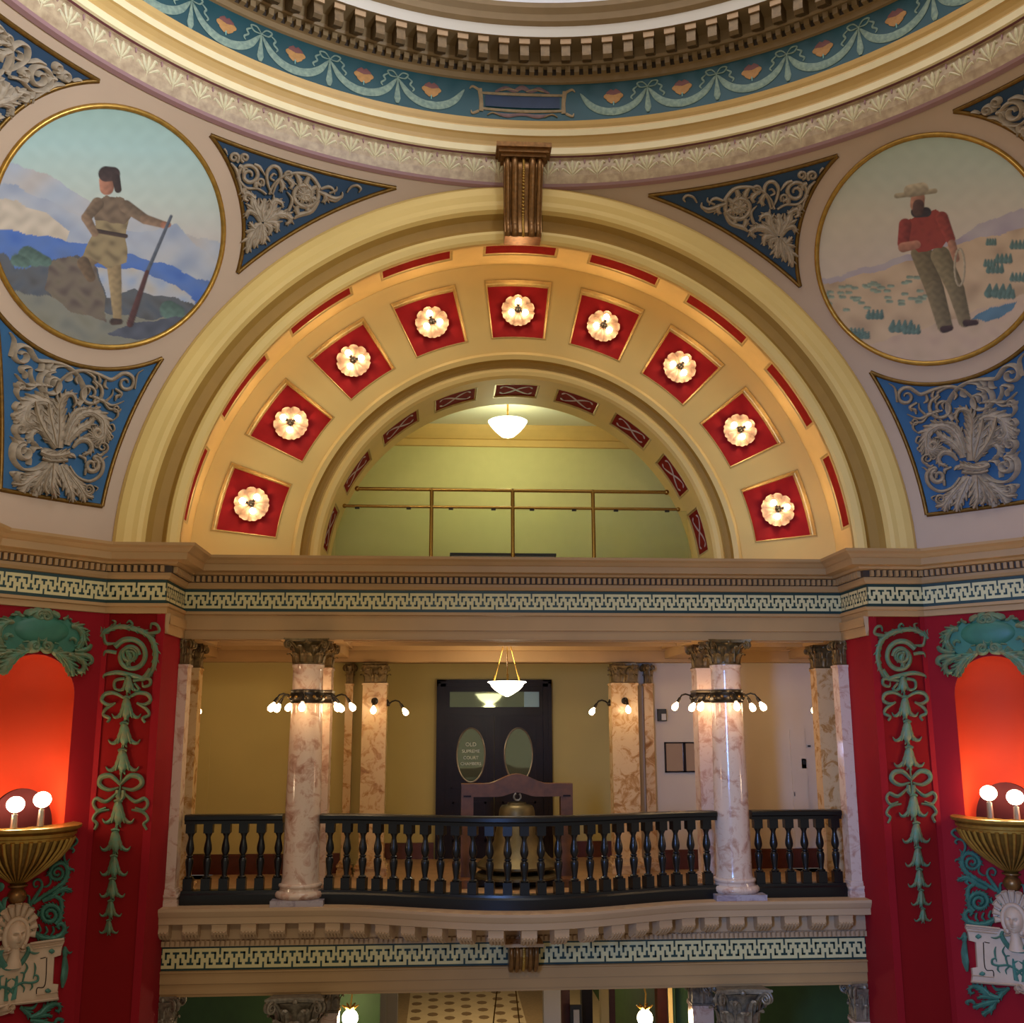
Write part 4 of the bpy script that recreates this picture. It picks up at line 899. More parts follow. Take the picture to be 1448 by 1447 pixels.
# ================================================================== KEYSTONE CONSOLE AND BALCONY BRACKET
kx = -0.01
t = empty('keystone_bracket', (kx, 12.0, 7.92), 'gilded fluted keystone bracket at the crown of the great arch', 'bracket')
mb = MB(); mb.box(kx-0.34,kx+0.34,11.62,12.1,8.99,9.05); mb.box(kx-0.31,kx+0.31,11.66,12.1,8.94,8.99); mb.box(kx-0.28,kx+0.28,11.70,12.1,8.90,8.94); obj('cap', mb, 'bronze_gold', t)
sp = [(11.78,8.90),(11.74,8.84),(11.735,8.74),(11.78,8.60),(11.84,8.40),(11.88,8.20),(11.885,8.08),(11.86,8.02),(11.85,7.96),(11.88,7.92),(12.12,7.92),(12.12,8.90)]
mb = MB(); n = len(sp); hw = 0.245
mb.add([(kx+s*hw*(0.92+0.08*(z-7.92)/0.98), y, z) for s in (-1,1) for y, z in sp], [tuple(range(n)), tuple(range(2*n-1,n-1,-1))]+[(i,n+i,n+(i+1)%n,(i+1)%n) for i in range(n)]); obj('body', mb, 'bronze_gold', t)
for o_, r in ((-0.20,0.032),(-0.11,0.045),(0.11,0.045),(0.20,0.032)):
    mb = MB(); mb.tube([(kx+o_*(0.92+0.08*(z-7.92)/0.98), y-0.012, z) for y, z in catmull(sp[:10],4)], r, 8); obj('flute', mb, 'bronze_gold', t, sharp=60)
mb = MB()
for y, z in catmull(sp[:10],5)[2:]: mb.ball((kx, y-0.015, z), 0.019, 8, 0, 1.0, 6)
obj('bead_string', mb, 'gilt', t, kind='stuff')
t = empty('balcony_bracket', (0.01, 12.7, -0.70), 'small scrolled bronze bracket in the middle of the lower greek key frieze', 'bracket')
bp = [(12.62,-0.42),(12.56,-0.47),(12.55,-0.55),(12.60,-0.64),(12.68,-0.71),(12.76,-0.73),(12.88,-0.73),(12.88,-0.42)]; n = len(bp)
mb = MB(); mb.add([(0.01+s*0.165, y, z) for s in (-1,1) for y, z in bp], [tuple(range(n)), tuple(range(2*n-1,n-1,-1))]+[(i,n+i,n+(i+1)%n,(i+1)%n) for i in range(n)]); obj('body', mb, 'bronze_gold', t)
for o_ in (-0.14,-0.075,0.075,0.14):
    mb = MB(); mb.tube([(0.01+o_, y-0.01, z) for y, z in catmull(bp[:6],4)], 0.028, 8); obj('flute', mb, 'bronze_gold', t, sharp=60)
mb = MB()
for y, z in catmull(bp[:6],4): mb.ball((0.01,y-0.012,z),0.02,8,0,1.0,6)
obj('bead_string', mb, 'gilt', t, kind='stuff')
mb = MB(); mb.box(-0.21,0.23,12.5,12.9,-0.44,-0.405); obj('cap', mb, 'tan_grey', t)
# ================================================================== NICHE URNS
def urn(fn, sd):
    X = (lambda m: m) if fn is None else (lambda m: m.xform(mirror_x, True))
    c = dg(NS, 0, 0.0); a0, a1 = R_(-135), R_(45); T = lambda p: p if fn is None else fn(p)
    t = empty('urn_lamp', T(dg(NS,0.23,0.1)), 'gilded fluted half bowl lamp with bulbs below the niche under the %s' % SIDE[sd], 'wall lamp')
    mb = MB(); mb.lathe(c.x, c.y, [(0.07,0.42),(0.085,0.46),(0.14,0.50),(0.25,0.58),(0.37,0.68),(0.46,0.79),(0.505,0.88)], 40, 0, a0, a1); obj('bowl', X(mb), 'gilt_dark', t, sharp=60)
    mb = MB(); mb.lathe(c.x, c.y, [(0.505,0.875),(0.51,0.905),(0.53,0.915),(0.535,0.945),(0.515,0.95),(0.53,0.965),(0.565,0.975),(0.575,0.99),(0.575,1.01),(0.54,1.015),(0.40,1.0),(0.05,0.99)], 40, 0, a0, a1); obj('rim', X(mb), 'gilt', t, sharp=35)
    mb = MB(); mb.lathe(c.x, c.y, [(0.03,0.20),(0.05,0.23),(0.09,0.28),(0.10,0.32),(0.085,0.36),(0.06,0.385),(0.075,0.40),(0.10,0.41),(0.10,0.425)], 24); obj('finial', X(mb), 'bronze_gold', t, sharp=50)
    nf = 19
    for k in range(nf+1):
        a = a0+(a1-a0)*(k)/nf; mb = MB()
        pr = [(0.09,0.455),(0.145,0.495),(0.255,0.573),(0.377,0.672),(0.468,0.785),(0.512,0.885)]
        mb.tube([(c.x+r*math.cos(a), c.y+r*math.sin(a), z) for r, z in pr], [0.008,0.010,0.014,0.017,0.020,0.022], 6); obj('rib', X(mb), 'gilt', t, sharp=60)
    for sx, sy in ((60,1131),(22,1138),(-17,1144),(-56,1150)):
        p = S_diag(sx, sy, 0.12); q = T(p)
        mb = MB(); mb.ball(q, 0.088, 14, 0, 0.92, 10); b_ = obj('bulb', mb, 'bulb_hot', t, sharp=60)
        mb = MB(); mb.tube([(q.x,q.y,q.z-0.06),(q.x,q.y,q.z-0.10)], [0.02,0.018], 8); mb.tube([(q.x,q.y,q.z-0.10),(q.x,q.y,1.0)], [0.030,0.036], 10); obj('socket', mb, 'steel', t)
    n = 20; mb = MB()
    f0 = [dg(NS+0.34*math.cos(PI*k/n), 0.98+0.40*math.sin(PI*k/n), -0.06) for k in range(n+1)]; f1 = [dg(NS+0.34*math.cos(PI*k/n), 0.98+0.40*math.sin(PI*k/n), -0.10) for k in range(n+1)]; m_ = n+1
    mb.add(f0+f1, [tuple(range(m_)), tuple(range(2*m_-1,m_-1,-1))]+[(i,m_+i,m_+(i+1)%m_,(i+1)%m_) for i in range(m_)]); obj('shade_plate', X(mb), 'shade_red', t)  # added dark plate shaped like the shadow behind the bulbs
    for sx, e in ((0.2, 2.2), (-0.2, 2.2)):
        L = light('urn_glow', 'POINT', T(dg(NS+sx, 1.30, 0.16)), e, (1.0,0.72,0.42), 0.08); L.parent = t; L.matrix_parent_inverse = PINV[t.name]
    L = light('urn_uplight', 'POINT', T(dg(NS, 1.25, -0.18)), 5.5, (1.0,0.66,0.36), 0.08); L.parent = t; L.matrix_parent_inverse = PINV[t.name]
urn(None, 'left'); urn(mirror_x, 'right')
# ================================================================== LOWER HALL FURNISHINGS
def slab_post(name, px0, px1, Y, m, label, cat='post', ztop=-0.9, group=None):
    a = on_plane(px0, 1425, (0,Y,0), (0,1,0)); b_ = on_plane(px1, 1425, (0,Y,0), (0,1,0))
    t = empty(name, ((a.x+b_.x)/2, Y, -4.0), label, cat, group)
    mb = MB(); mb.box(a.x,b_.x,Y,Y+0.2,-3.95,ztop); obj('shaft', mb, m, t); mb = MB(); mb.box(a.x-0.02,b_.x+0.02,Y-0.02,Y+0.22,-4.0,-3.85); obj('foot', mb, m, t)
slab_post('door_jamb', 469, 476, 15.6, 'soffit_gold', 'pale door jamb beside the lower column on the far side from the mirror', 'jamb')
slab_post('door_jamb', 476, 486, 15.9, 'base_wood', 'brown door jamb beside the lower column on the far side from the mirror', 'jamb')
slab_post('door_jamb', 486, 491, 16.2, 'soffit_gold', 'narrow pale jamb behind the lower lamp away from the mirror', 'jamb')
slab_post('wall_strip', 494, 506, 17.5, 'dark_wood', 'dark panel behind the lower lamp away from the mirror', 'panel')
slab_post('wall_strip', 507, 512, 17.0, 'cream_gold', 'thin pale strip beside the lower lamp away from the mirror', 'panel')
slab_post('wall_strip', 514, 532, 18.5, 'dark_wood', 'wide dark panel beside the corridor floor', 'panel')
slab_post('white_stand', 533, 546, 16.5, 'white_box', 'tall grey white cabinet on the far side of the corridor from the notice', 'cabinet', -1.02)
slab_post('white_stand', 547, 562, 16.9, 'white_box', 'shorter grey white cabinet on the far side of the corridor from the notice', 'cabinet', -1.26)
slab_post('white_stand', 769, 793, 16.5, 'white_box', 'tall grey white cabinet beside the framed notice', 'cabinet', -1.08)
slab_post('wall_strip', 794, 806, 17.0, 'base_wood', 'brown panel between the cabinet and the framed notice', 'panel')
slab_post('wall_strip', 823, 838, 17.2, 'dark_wood', 'dark panel between the framed notice and the arched doorway', 'panel')
slab_post('wall_strip', 850, 861, 17.4, 'cream_gold', 'pale strip next to the lamp by the arched doorway', 'panel')
slab_post('wall_strip', 862, 870, 17.5, 'base_wood', 'brown strip next to the lamp by the arched doorway', 'panel')
slab_post('wall_strip', 930, 944, 15.9, 'base_wood', 'brown jamb between the lamp and the arched doorway', 'jamb')
t = empty('notice_frame', on_plane(815,1447,(0,16.8,0),(0,1,0)), 'small black framed notice tilted beside the single lower cabinet', 'frame')
a = on_plane(806,1422,(0,16.8,0),(0,1,0)); b_ = on_plane(823,1447,(0,16.8,0),(0,1,0))
mb = MB(); mb.box(a.x,b_.x,16.8,16.84,b_.z-0.2,a.z); obj('frame', mb, 'black', t); mb = MB(); mb.box(a.x+0.05,b_.x-0.04,16.78,16.8,b_.z-0.12,a.z-0.06); obj('sheet', mb, 'white_box', t)
for px_, sd in ((495,'left'),(912,'right')):
    c = on_plane(px_, 1440, (0,14.9,0), (0,1,0))
    t = empty('globe_lamp', c, 'bright globe lamp in the lower hall on the %s side' % MS[sd], 'lamp')
    mb = MB(); mb.ball(c, 0.105, 16, 0, 1.0, 10); obj('globe', mb, 'bulb_hot', t, sharp=60)
    mb = MB()
    for k in range(6): a_ = 2*PI*k/6; mb.tube([(c.x,c.y,c.z+0.09),(c.x+0.06*math.cos(a_),c.y+0.06*math.sin(a_),c.z+0.13),(c.x+0.11*math.cos(a_),c.y+0.11*math.sin(a_),c.z+0.16)],[0.012,0.018,0.008],6)
    obj('leaf_holder', mb, 'gilt', t)
    mb = MB(); mb.tube([(c.x,c.y,c.z+0.1),(c.x+0.02,c.y,c.z+0.3),(c.x-0.03,c.y,c.z+0.5),(c.x,c.y,-0.99)], 0.012, 6); obj('hanger', mb, 'gilt', t)
    L = light('globe_glow', 'POINT', c+Vector((0,-0.15,0)), 9, (1.0,0.72,0.4), 0.1); L.parent = t; L.matrix_parent_inverse = PINV[t.name]
t = empty('corridor_lamp', (0.2,18,-4.0), 'pair of thin brass hanging rods in the lower corridor', 'lamp')
for x0, x1 in ((703,697),(729,735)):
    a = on_plane(x0,1398,(0,18,0),(0,1,0)); b_ = on_plane(x1,1452,(0,18,0),(0,1,0)); mb = MB(); mb.tube([(a.x,18,-0.7),a,b_],0.012,6); obj('rod', mb, 'brass', t)
L = light('corridor_light', 'POINT', (0.0, 22.5, -1.5), 180, (1.0,0.82,0.55), 0.3)
# picture in the lower right doorway: arched frame with a pale landscape
t = empty('arched_doorway', (2.1, 15.3, -4.0), 'cream arched doorway with dark green lining right of the lower corridor', 'doorway')
a = on_plane(946,1396,(0,15.3,0),(0,1,0)); c0 = on_plane(985,1396,(0,15.3,0),(0,1,0)); cx_ = (a.x+c0.x)/2+0.04; hw = (c0.x-a.x)/2
for nm, r0, r1, m, y in (('outer_band',hw*1.0,hw*1.28,'cream_gold',15.28),('lining',hw*0.8,hw*1.0,'lower_green',15.30)):
    mb = MB(); n = 16; z0 = -1.0-hw
    rows = [[(cx_+r*math.cos(PI*i/n), y, z0+r*math.sin(PI*i/n)) for i in range(n+1)] for r in (r0,r1)]; mb.grid(rows)
    for s in (-1,1): mb.box(min(cx_+s*r0,cx_+s*r1),max(cx_+s*r0,cx_+s*r1),y,y+0.04,-4.0,z0)
    obj(nm, mb, m, t)
# ================================================================== PAINTED ROUNDELS AND BLUE PANELS ON THE PENDENTIVES
import numpy as np
O_S = Vector((0, YC, Z0))
def sph(az, el, h=0.0):
    a, e = R_(az), R_(el); return O_S+Vector((math.sin(a)*math.cos(e), math.cos(a)*math.cos(e), math.sin(e)))*(RS-h)
RC = sph(-AZD, 28.0)-O_S; RUP = Vector((0,0,1))-RC.normalized()*RC.normalized().z; RUP.normalize(); RRT = RC.normalized().cross(RUP)
RR = 1.285                                # chord radius of the painting
def rpt(rho, a, h=0.0):                   # point of the left roundel in polar form
    half_ = math.asin(min(1, rho/2/RS)); d = RC.normalized()*math.cos(2*half_)+(RUP*math.sin(a)+RRT*math.cos(a))*math.sin(2*half_)
    return O_S+d*(RS-h)
def px_of(P):
    D = P-np.array(CAM); z = D@np.array(C_F); return 724+F_PX*(D@np.array(C_R))/z, 723.5-F_PX*(D@np.array(C_U))/z
def inpoly(x, y, poly):
    r = np.zeros(x.shape, bool); n = len(poly)
    for i in range(n):
        x0, y0 = poly[i]; x1, y1 = poly[(i+1) % n]
        if y0 == y1: continue
        c = ((y0 > y) != (y1 > y)) & (x < (x1-x0)*(y-y0)/(y1-y0)+x0); r ^= c
    return r
def hexc(h): return np.array(srgb(h)[:3])
def nz(x, y, f, s=0.0): return 0.5+0.25*(np.sin(x*f+1.7*np.sin(y*f*0.7+s)+s)+np.sin(y*f*1.3+1.3*np.sin(x*f*0.9+2*s)+2.1*s))
def paint(side):
    NR, NT = 150, 420; P = np.zeros((NR+1, NT, 3))
    for i in range(NR+1):
        for j in range(NT): P[i, j] = rpt(max(RR*i/NR, 0.002), 2*PI*j/NT, 0.010)
    if side == 'right': P[..., 0] *= -1
    x, y = px_of(P); C = np.zeros(P.shape)
    def mixc(mask, col): C[...] = C*(1-mask[..., None])+(col if col.ndim == 3 else col[None, None, :])*mask[..., None]
    def grad(t, stops):
        o = np.zeros(P.shape)
        for k in range(3): o[..., k] = np.interp(t, [s[0] for s in stops], [hexc(s[1])[k] for s in stops])
        return o
    def poly(pts, c, n_=0.12, f=0.3, c2=None):
        m = inpoly(x+1.2*np.sin(y*0.13+x*0.05), y+1.6*np.sin(x*0.11)+0.6*np.sin(x*0.31), pts).astype(float)
        q = nz(x, y, f, len(pts)); base = hexc(c)[None, None, :]*(1-n_+2*n_*q[..., None])
        if c2: base = base*(1-q[..., None])+hexc(c2)[None, None, :]*q[..., None]
        mixc(m, base)
    def cap(a, b, r0, r1, c, n_=0.15):
        dx, dy = b[0]-a[0], b[1]-a[1]; L2 = dx*dx+dy*dy or 1; t = np.clip(((x-a[0])*dx+(y-a[1])*dy)/L2, 0, 1)
        d = np.hypot(x-a[0]-t*dx, y-a[1]-t*dy); m = np.clip((r0+(r1-r0)*t-d)/1.2+0.5, 0, 1); q = nz(x, y, 0.5, a[0]); sd_ = ((x-a[0])*dy-(y-a[1])*dx)/math.sqrt(L2)/max(r0, r1); sd_ = np.clip(sd_*(1 if dy >= 0 else -1), -1, 1); mixc(m, hexc(c)[None, None, :]*((1-n_+2*n_*q)*(1-0.38*sd_))[..., None])
    if side == 'left':
        yy = y+10*nz(x, y, 0.02)+(x-150)*0.0
        C[...] = grad(yy, [(150,'#8fa79a'),(210,'#9db5ac'),(290,'#aeb4a6'),(340,'#b5aca0')])
        poly([(-60,240),(0,228),(45,238),(95,262),(130,290),(330,350),(330,520),(-60,520)], '#b0a69d', 0.10, 0.06, '#9aa0a8')
        poly([(-60,255),(20,262),(70,285),(130,312),(190,330),(250,318),(262,330),(320,385),(320,520),(-60,520)], '#8f97a6', 0.12, 0.08, '#a9a6a4')
        poly([(-60,275),(25,285),(60,300),(98,325),(92,340),(-60,330)], '#b7a792', 0.15, 0.2)
        poly([(-60,316),(40,330),(120,345),(230,372),(320,410),(320,520),(-60,520)], '#5b74a4', 0.25, 0.10, '#3f5f9e')
        poly([(130,378),(200,382),(262,412),(290,440),(240,455),(130,430)], '#b5ab9d', 0.15, 0.15, '#8d97a8')
        poly([(-60,352),(8,360),(22,382),(60,372),(110,360),(138,380),(150,420),(190,410),(290,432),(320,520),(-60,520)], '#5c5a58', 0.35, 0.16, '#4a4f56')
        poly([(-60,410),(20,412),(70,420),(140,440),(210,452),(300,440),(320,520),(-60,520)], '#85806d', 0.25, 0.12, '#6b6a60')
        poly([(72,372),(100,360),(135,378),(148,420),(150,455),(100,440),(62,410)], '#7a6c58', 0.3, 0.2, '#54463e')
        for bx0, by0, rr in ((45,362,14),(30,368,9),(60,366,9),(245,438,13)): cap((bx0-6,by0),(bx0+6,by0+4),rr,rr*0.8,'#4d6257')
        poly([(150,470),(200,455),(262,448),(240,470),(190,482)], '#4a4c56', 0.2, 0.2)
        # plain standing figure in buckskin with a long staff
        cap((138,360),(118,372),11,9,'#7a6448'); cap((118,372),(128,392),9,7,'#5f4b36')
        cap((160,360),(163,400),11,9,'#8a7350'); cap((163,400),(166,448),9,6,'#8b7552'); cap((160,455),(170,455),5,4,'#3c2a22')
        poly([(135,290),(150,275),(176,282),(182,310),(178,340),(180,372),(150,378),(118,362),(134,325)], '#7b684a', 0.25, 0.25, '#8f7c58')
        poly([(133,290),(150,275),(176,280),(188,305),(176,318),(150,312),(134,312)], '#6b5743', 0.25, 0.3)
        cap((134,326),(178,334),3,3,'#3a2a22')
        cap((178,292),(205,310),9,7,'#6a5642'); cap((205,310),(232,318),7,5,'#7a5f48'); cap((232,318),(238,318),5,4,'#96634a')
        cap((138,288),(122,308),9,7,'#66523e'); cap((122,308),(134,330),7,5,'#7a6048')
        cap((151,266),(151,256),10,11,'#96644c'); cap((150,246),(160,246),11,10,'#3a2a26'); cap((164,252),(167,268),6,5,'#33241f')
        cap((242,306),(208,385),2.2,2.8,'#4c5058'); cap((208,385),(184,458),3.2,5,'#4a2a26')
    else:
        yy = y+8*nz(x, y, 0.02)-(x-1300)*-0.05
        C[...] = grad(yy, [(190,'#9ba795'),(250,'#a4a692'),(310,'#b3a68e'),(370,'#b2a08a')])
        poly([(1100,412),(1165,395),(1260,368),(1350,338),(1385,318),(1420,302),(1500,285),(1500,560),(1100,560)], '#98898a', 0.1, 0.08, '#a0938c')
        poly([(1100,420),(1165,402),(1260,378),(1350,345),(1500,312),(1500,560),(1100,560)], '#a98d6c', 0.18, 0.10, '#b59a78')
        poly([(1100,500),(1200,495),(1320,460),(1380,440),(1500,400),(1500,560),(1100,560)], '#b49a7c', 0.15, 0.12, '#a98e76')
        rnd = random.Random(4)
        for k in range(46):
            bx0 = 1165+rnd.random()*150; by0 = 405+rnd.random()*40-(bx0-1165)*0.12; cap((bx0-3,by0),(bx0+3,by0),2.5,2,'#76806a')
        for bx0, by0, rr in ((1276,462,14),(1290,466,10),(1238,445,10),(1212,470,9),(1222,474,7),(1414,412,16),(1424,416,10),(1408,380,10),(1420,366,10),(1400,372,7),(1440,346,9),(1402,342,6),(1440,392,9)):
            for k in range(4): cap((bx0-rr+k*rr*0.6,by0+3),(bx0-rr*0.9+k*rr*0.6,by0-rr*0.6),rr*0.42,1.5,'#4f6358')
        poly([(1375,452),(1400,436),(1418,430),(1440,428),(1430,440),(1395,456)], '#4f6b78', 0.1, 0.2)
        # plain standing figure: red shirt, brown trousers, wide hat
        cap((1303,358),(1322,410),15,13,'#64563a'); cap((1322,410),(1336,460),13,11,'#685a3e'); cap((1330,362),(1352,410),14,12,'#6e6042'); cap((1352,410),(1364,454),12,9,'#6a5c40')
        cap((1334,466),(1344,464),5,4,'#38251f'); cap((1366,457),(1380,456),5,4,'#3a2620')
        poly([(1275,318),(1296,302),(1322,298),(1336,306),(1342,335),(1330,352),(1298,356),(1284,340)], '#8f3a2a', 0.25, 0.3, '#7a2e24')
        cap((1280,318),(1277,344),9,8,'#7a3026'); cap((1277,350),(1296,346),7,6,'#96644c'); cap((1332,308),(1344,338),9,7,'#7d3326'); cap((1346,345),(1352,366),6,5,'#8f6248')
        cap((1296,300),(1310,300),8,7,'#2c2524'); cap((1297,290),(1298,280),10,10,'#93644c'); cap((1298,298),(1299,290),8,8,'#4a332a')
        cap((1268,277),(1322,270),3.6,3.6,'#8f8064'); cap((1287,270),(1304,267),9,9,'#94856a')
        for k in range(24):
            a = 2*PI*k/24; b_ = 2*PI*(k+1)/24; cap((1357+7*math.cos(a),378+26*math.sin(a)),(1357+7*math.cos(b_),378+26*math.sin(b_)),1.4,1.4,'#94856a')
    C *= ((1.0 if side == 'left' else 1.2)+0.07*nz(x, y, 0.21, 3.0))[..., None]
    mb = MB(); mb.v = [tuple(p) for p in P.reshape(-1, 3)]; fs = []
    for i in range(NR):
        for j in range(NT): k = (j+1) % NT; fs.append((i*NT+j, i*NT+k, (i+1)*NT+k, (i+1)*NT+j))
    mb.f = fs; mb.m = [0]*len(fs); me = make_mesh('canvas', mb, 'oil_paint', 80)
    ca = me.color_attributes.new('Paint', 'FLOAT_COLOR', 'POINT'); buf = np.ones((NR+1, NT, 4)); buf[..., :3] = C; ca.data.foreach_set('color', buf.reshape(-1)); return me
mo = bpy.data.materials.new('oil_paint'); mo.use_nodes = True; nt = mo.node_tree; an = nt.nodes.new('ShaderNodeAttribute'); an.attribute_name = 'Paint'
nt.links.new(an.outputs['Color'], nt.nodes['Principled BSDF'].inputs['Base Color']); nt.nodes['Principled BSDF'].inputs['Roughness'].default_value = 0.6; MATS['oil_paint'] = mo
def roundel(side):
    X = (lambda m: m) if side == 'left' else (lambda m: m.xform(mirror_x, True)); T = (lambda p: p) if side == 'left' else mirror_x
    t = empty('painted_roundel', T(O_S+RC*0.998), 'round mural of a figure in buckskin with a long staff before blue mountains' if side == 'left' else 'round mural of a figure in red shirt and wide hat in a desert', 'mural')
    put('canvas', paint(side), t)
    mb = MB(); n = 96; mb.tube([rpt(RR+0.018, 2*PI*k/n, 0.012) for k in range(n+1)], 0.030, 10, 0, False); obj('gilt_frame', X(mb), 'gilt', t, sharp=60)
roundel('left'); roundel('right')
# blue panels: bounded by circles of the sphere
def refl_d(v):
    a = R_(AZD); d = Vector((-math.sin(a), math.cos(a), 0)); h_ = Vector((v.x, v.y, 0)); q = d*(2*d.dot(h_))-h_; return Vector((q.x, q.y, v.z))
YAR = math.sqrt(RS**2-4.88**2); ZT = 4.615; ZB = RS*math.sin(R_(4.15)); RO = 1.55
RCn = RC.normalized(); DRO = RS*(1-(RO/RS)**2/2)
PLN = {'arch': (Vector((0,1,0)), YAR), 'side': (refl_d(Vector((0,1,0))), YAR), 'top': (Vector((0,0,1)), ZT), 'bot': (Vector((0,0,1)), ZB), 'rnd': (RCn, DRO)}
def corner(p, q, near):
    (n1, d1), (n2, d2) = PLN[p], PLN[q]; c = n1.dot(n2); k = 1-c*c; a, b_ = (d1-c*d2)/k, (d2-c*d1)/k; m = n1*a+n2*b_; u = n1.cross(n2); s = math.sqrt(max(0, RS*RS-m.dot(m)))/u.length
    return min((m+u*s, m-u*s), key=lambda v: (v-near).length)
def arc(pl, a, b_, n=28):
    nn, d = PLN[pl]; c = nn*d; e1 = (a-c).normalized(); r = (a-c).length; e2 = nn.cross(e1); v = b_-c; ang = math.atan2(v.dot(e2), v.dot(e1))
    return [c+e1*(r*math.cos(ang*k/n))+e2*(r*math.sin(ang*k/n)) for k in range(n+1)]
def sp_(x, y): return on_sphere(x, y, RS)-O_S
md = refl_d
cBR = corner('bot','arch',sp_(143,718)); cBL = md(cBR); cTR = corner('rnd','arch',sp_(230,507)); cTL = md(cTR)
low_edges = [('bot',cBL,cBR),('arch',cBR,cTR),('rnd',cTR,cTL),('side',cTL,cBL)]
tA = corner('rnd','top',sp_(300,195)); tB = corner('top','arch',sp_(553,265)); tC = corner('arch','rnd',sp_(325,395))
tri_edges = [('top',tA,tB),('arch',tB,tC),('rnd',tC,tA)]
def mask_patch(test, az0, az1, e0, e1, st=0.22):
    mb = MB(); idx = {}; na = int((az1-az0)/st); ne = int((e1-e0)/st)
    def vid(i, j):
        if (i, j) not in idx: idx[(i, j)] = len(mb.v); mb.v.append(tuple(sph(-(az0+i*st), e0+j*st, 0.004)))
        return idx[(i, j)]
    for i in range(na):
        for j in range(ne):
            if test(sph(-(az0+(i+.5)*st), e0+(j+.5)*st)-O_S): mb.f.append((vid(i,j),vid(i+1,j),vid(i+1,j+1),vid(i,j+1))); mb.m.append(0)
    return mb
low_patch = mask_patch(lambda q: q.y < YAR and refl_d(q).y < YAR and q.z > ZB and q.dot(RCn) < DRO and q.z < 2.4, 36, 56, 3.8, 20)
tri_patch = mask_patch(lambda q: q.y < YAR and q.z < ZT and q.dot(RCn) < DRO and q.y > -q.x and q.z > 3.0, 15, 42, 25, 39)
def frame_mesh(edges):
    mb = MB()
    for pl, a, b_ in edges: mb.tube([O_S+p*((RS-0.004)/RS) for p in arc(pl, a, b_)], 0.026, 8)
    return mb
def mirror_az(p): return O_S+refl_d(Vector(p)-O_S)
def c4(x, y): return (x/4.667, y/4.667+430)
def c6(x, y): return (x/5.171+280, y/5.171+190)
def orn(strokes, conv, S, h=0.035, ks=1.0):
    """list of (points or spiral, widths in photo pixels) -> list of meshes"""
    out = []
    for pts, wd in strokes:
        mb = MB(); leafy(mb, [conv(*p) for p in pts], [w_*ks for w_ in wd], h, S)
        out.append(mb)
    return out
def sp(cx, cy, r, a0, turns, d=1): return spiral(cx, cy, r, a0, turns, d)
TH_ = [0.7,1.9,2.4,2.0,1.0]
low_half = [
 ([(385,640),(372,560),(400,505),(470,455),(550,440),(620,480)]+sp(595,590,88,-70,1.5), [2.2,2.4,2.6,2.8,2.4,1.4]),
 ([(470,455),(560,440),(650,465),(730,500),(775,480)]+sp(830,520,68,215,1.4), [2.4,2.8,2.6,2.2,1.2]),
 ([(890,560),(900,490),(915,455),(950,432)], [1.2,1.6,1.2,0.5]),
 ([(610,610),(680,640),(740,670),(820,640)], [2.6,2.8,1.8,0.6]), ([(690,650),(720,690),(770,700),(775,740),(735,775)], [2.2,2,2,1.6,0.6]), ([(700,640),(740,600),(745,560)], [1.8,1.6,0.5]), ([(640,670),(620,690),(560,680)], [2,2,0.6]),
 ([(440,930),(480,800),(540,730),(610,715),(680,760),(690,820)]+sp(650,850,42,-20,1.3), [5,7,7,6,4,2.4,1.4]),
 ([(450,910),(520,830),(590,790),(625,745)], [4,6,5,1]), ([(430,900),(470,760),(520,700),(585,690)], [4,5,4,0.8]),
 ([(480,950),(520,905),(570,895),(605,930),(595,975),(560,990),(530,1010)], [2,4,5,4,3,2,0.6]),
 ([(460,1070),(510,1140),(590,1170),(660,1130),(680,1060),(650,1010)]+sp(605,1065,52,-70,1.4), [1.6,2.6,3.4,3.4,3,2,1]),
 ([(660,1050),(690,1015),(715,1005)], [2,1.4,0.4]),
 (sp(678,945,38,90,1.5,-1), [1.8,1.8,1.6,1.2]), (sp(587,1222,33,90,1.6,-1), [1.9,1.9,1.6,1.2]), (sp(735,880,18,90,1.3), [1.3,1.2,0.9]), ([(720,800),(745,795),(755,830),(725,850)], [0.6,1.4,1.4,0.6]),
 ([(620,1200),(645,1215),(630,1235)], [0.8,1.2,0.5]),
 ([(400,1060),(440,1160),(470,1240),(480,1310)], [6,8,6,1.5]), ([(420,1070),(490,1170),(540,1240),(560,1310)], [5,7,6,1.5]), ([(440,1090),(520,1190),(570,1260),(620,1278)], [4,6,4,1]),
 ([(430,990),(480,1000),(500,1020)], [3,3,0.8]),
]
low_axis = [
 ([(380,950),(362,860),(335,740),(325,655)], [7,9,8,2]), ([(385,950),(395,840),(395,740),(400,660),(430,605),(480,600),(500,650),(480,685)], [7,9,8,7,5,4,3,1]),
 ([(375,950),(300,840),(255,740),(235,640)], [6,8,7,1.5]), ([(270,975),(330,1000),(400,1000),(465,985)], [4,7,7,4]), ([(280,1015),(350,1035),(450,1030)], [3,4,3]),
 ([(355,1050),(350,1140),(345,1210),(370,1285)], [8,10,8,1.5]), ([(350,1060),(290,1130),(240,1200),(215,1245)], [6,8,6,1.5]), ([(350,1060),(310,1150),(300,1220),(325,1255)], [5,7,5,1.5])]
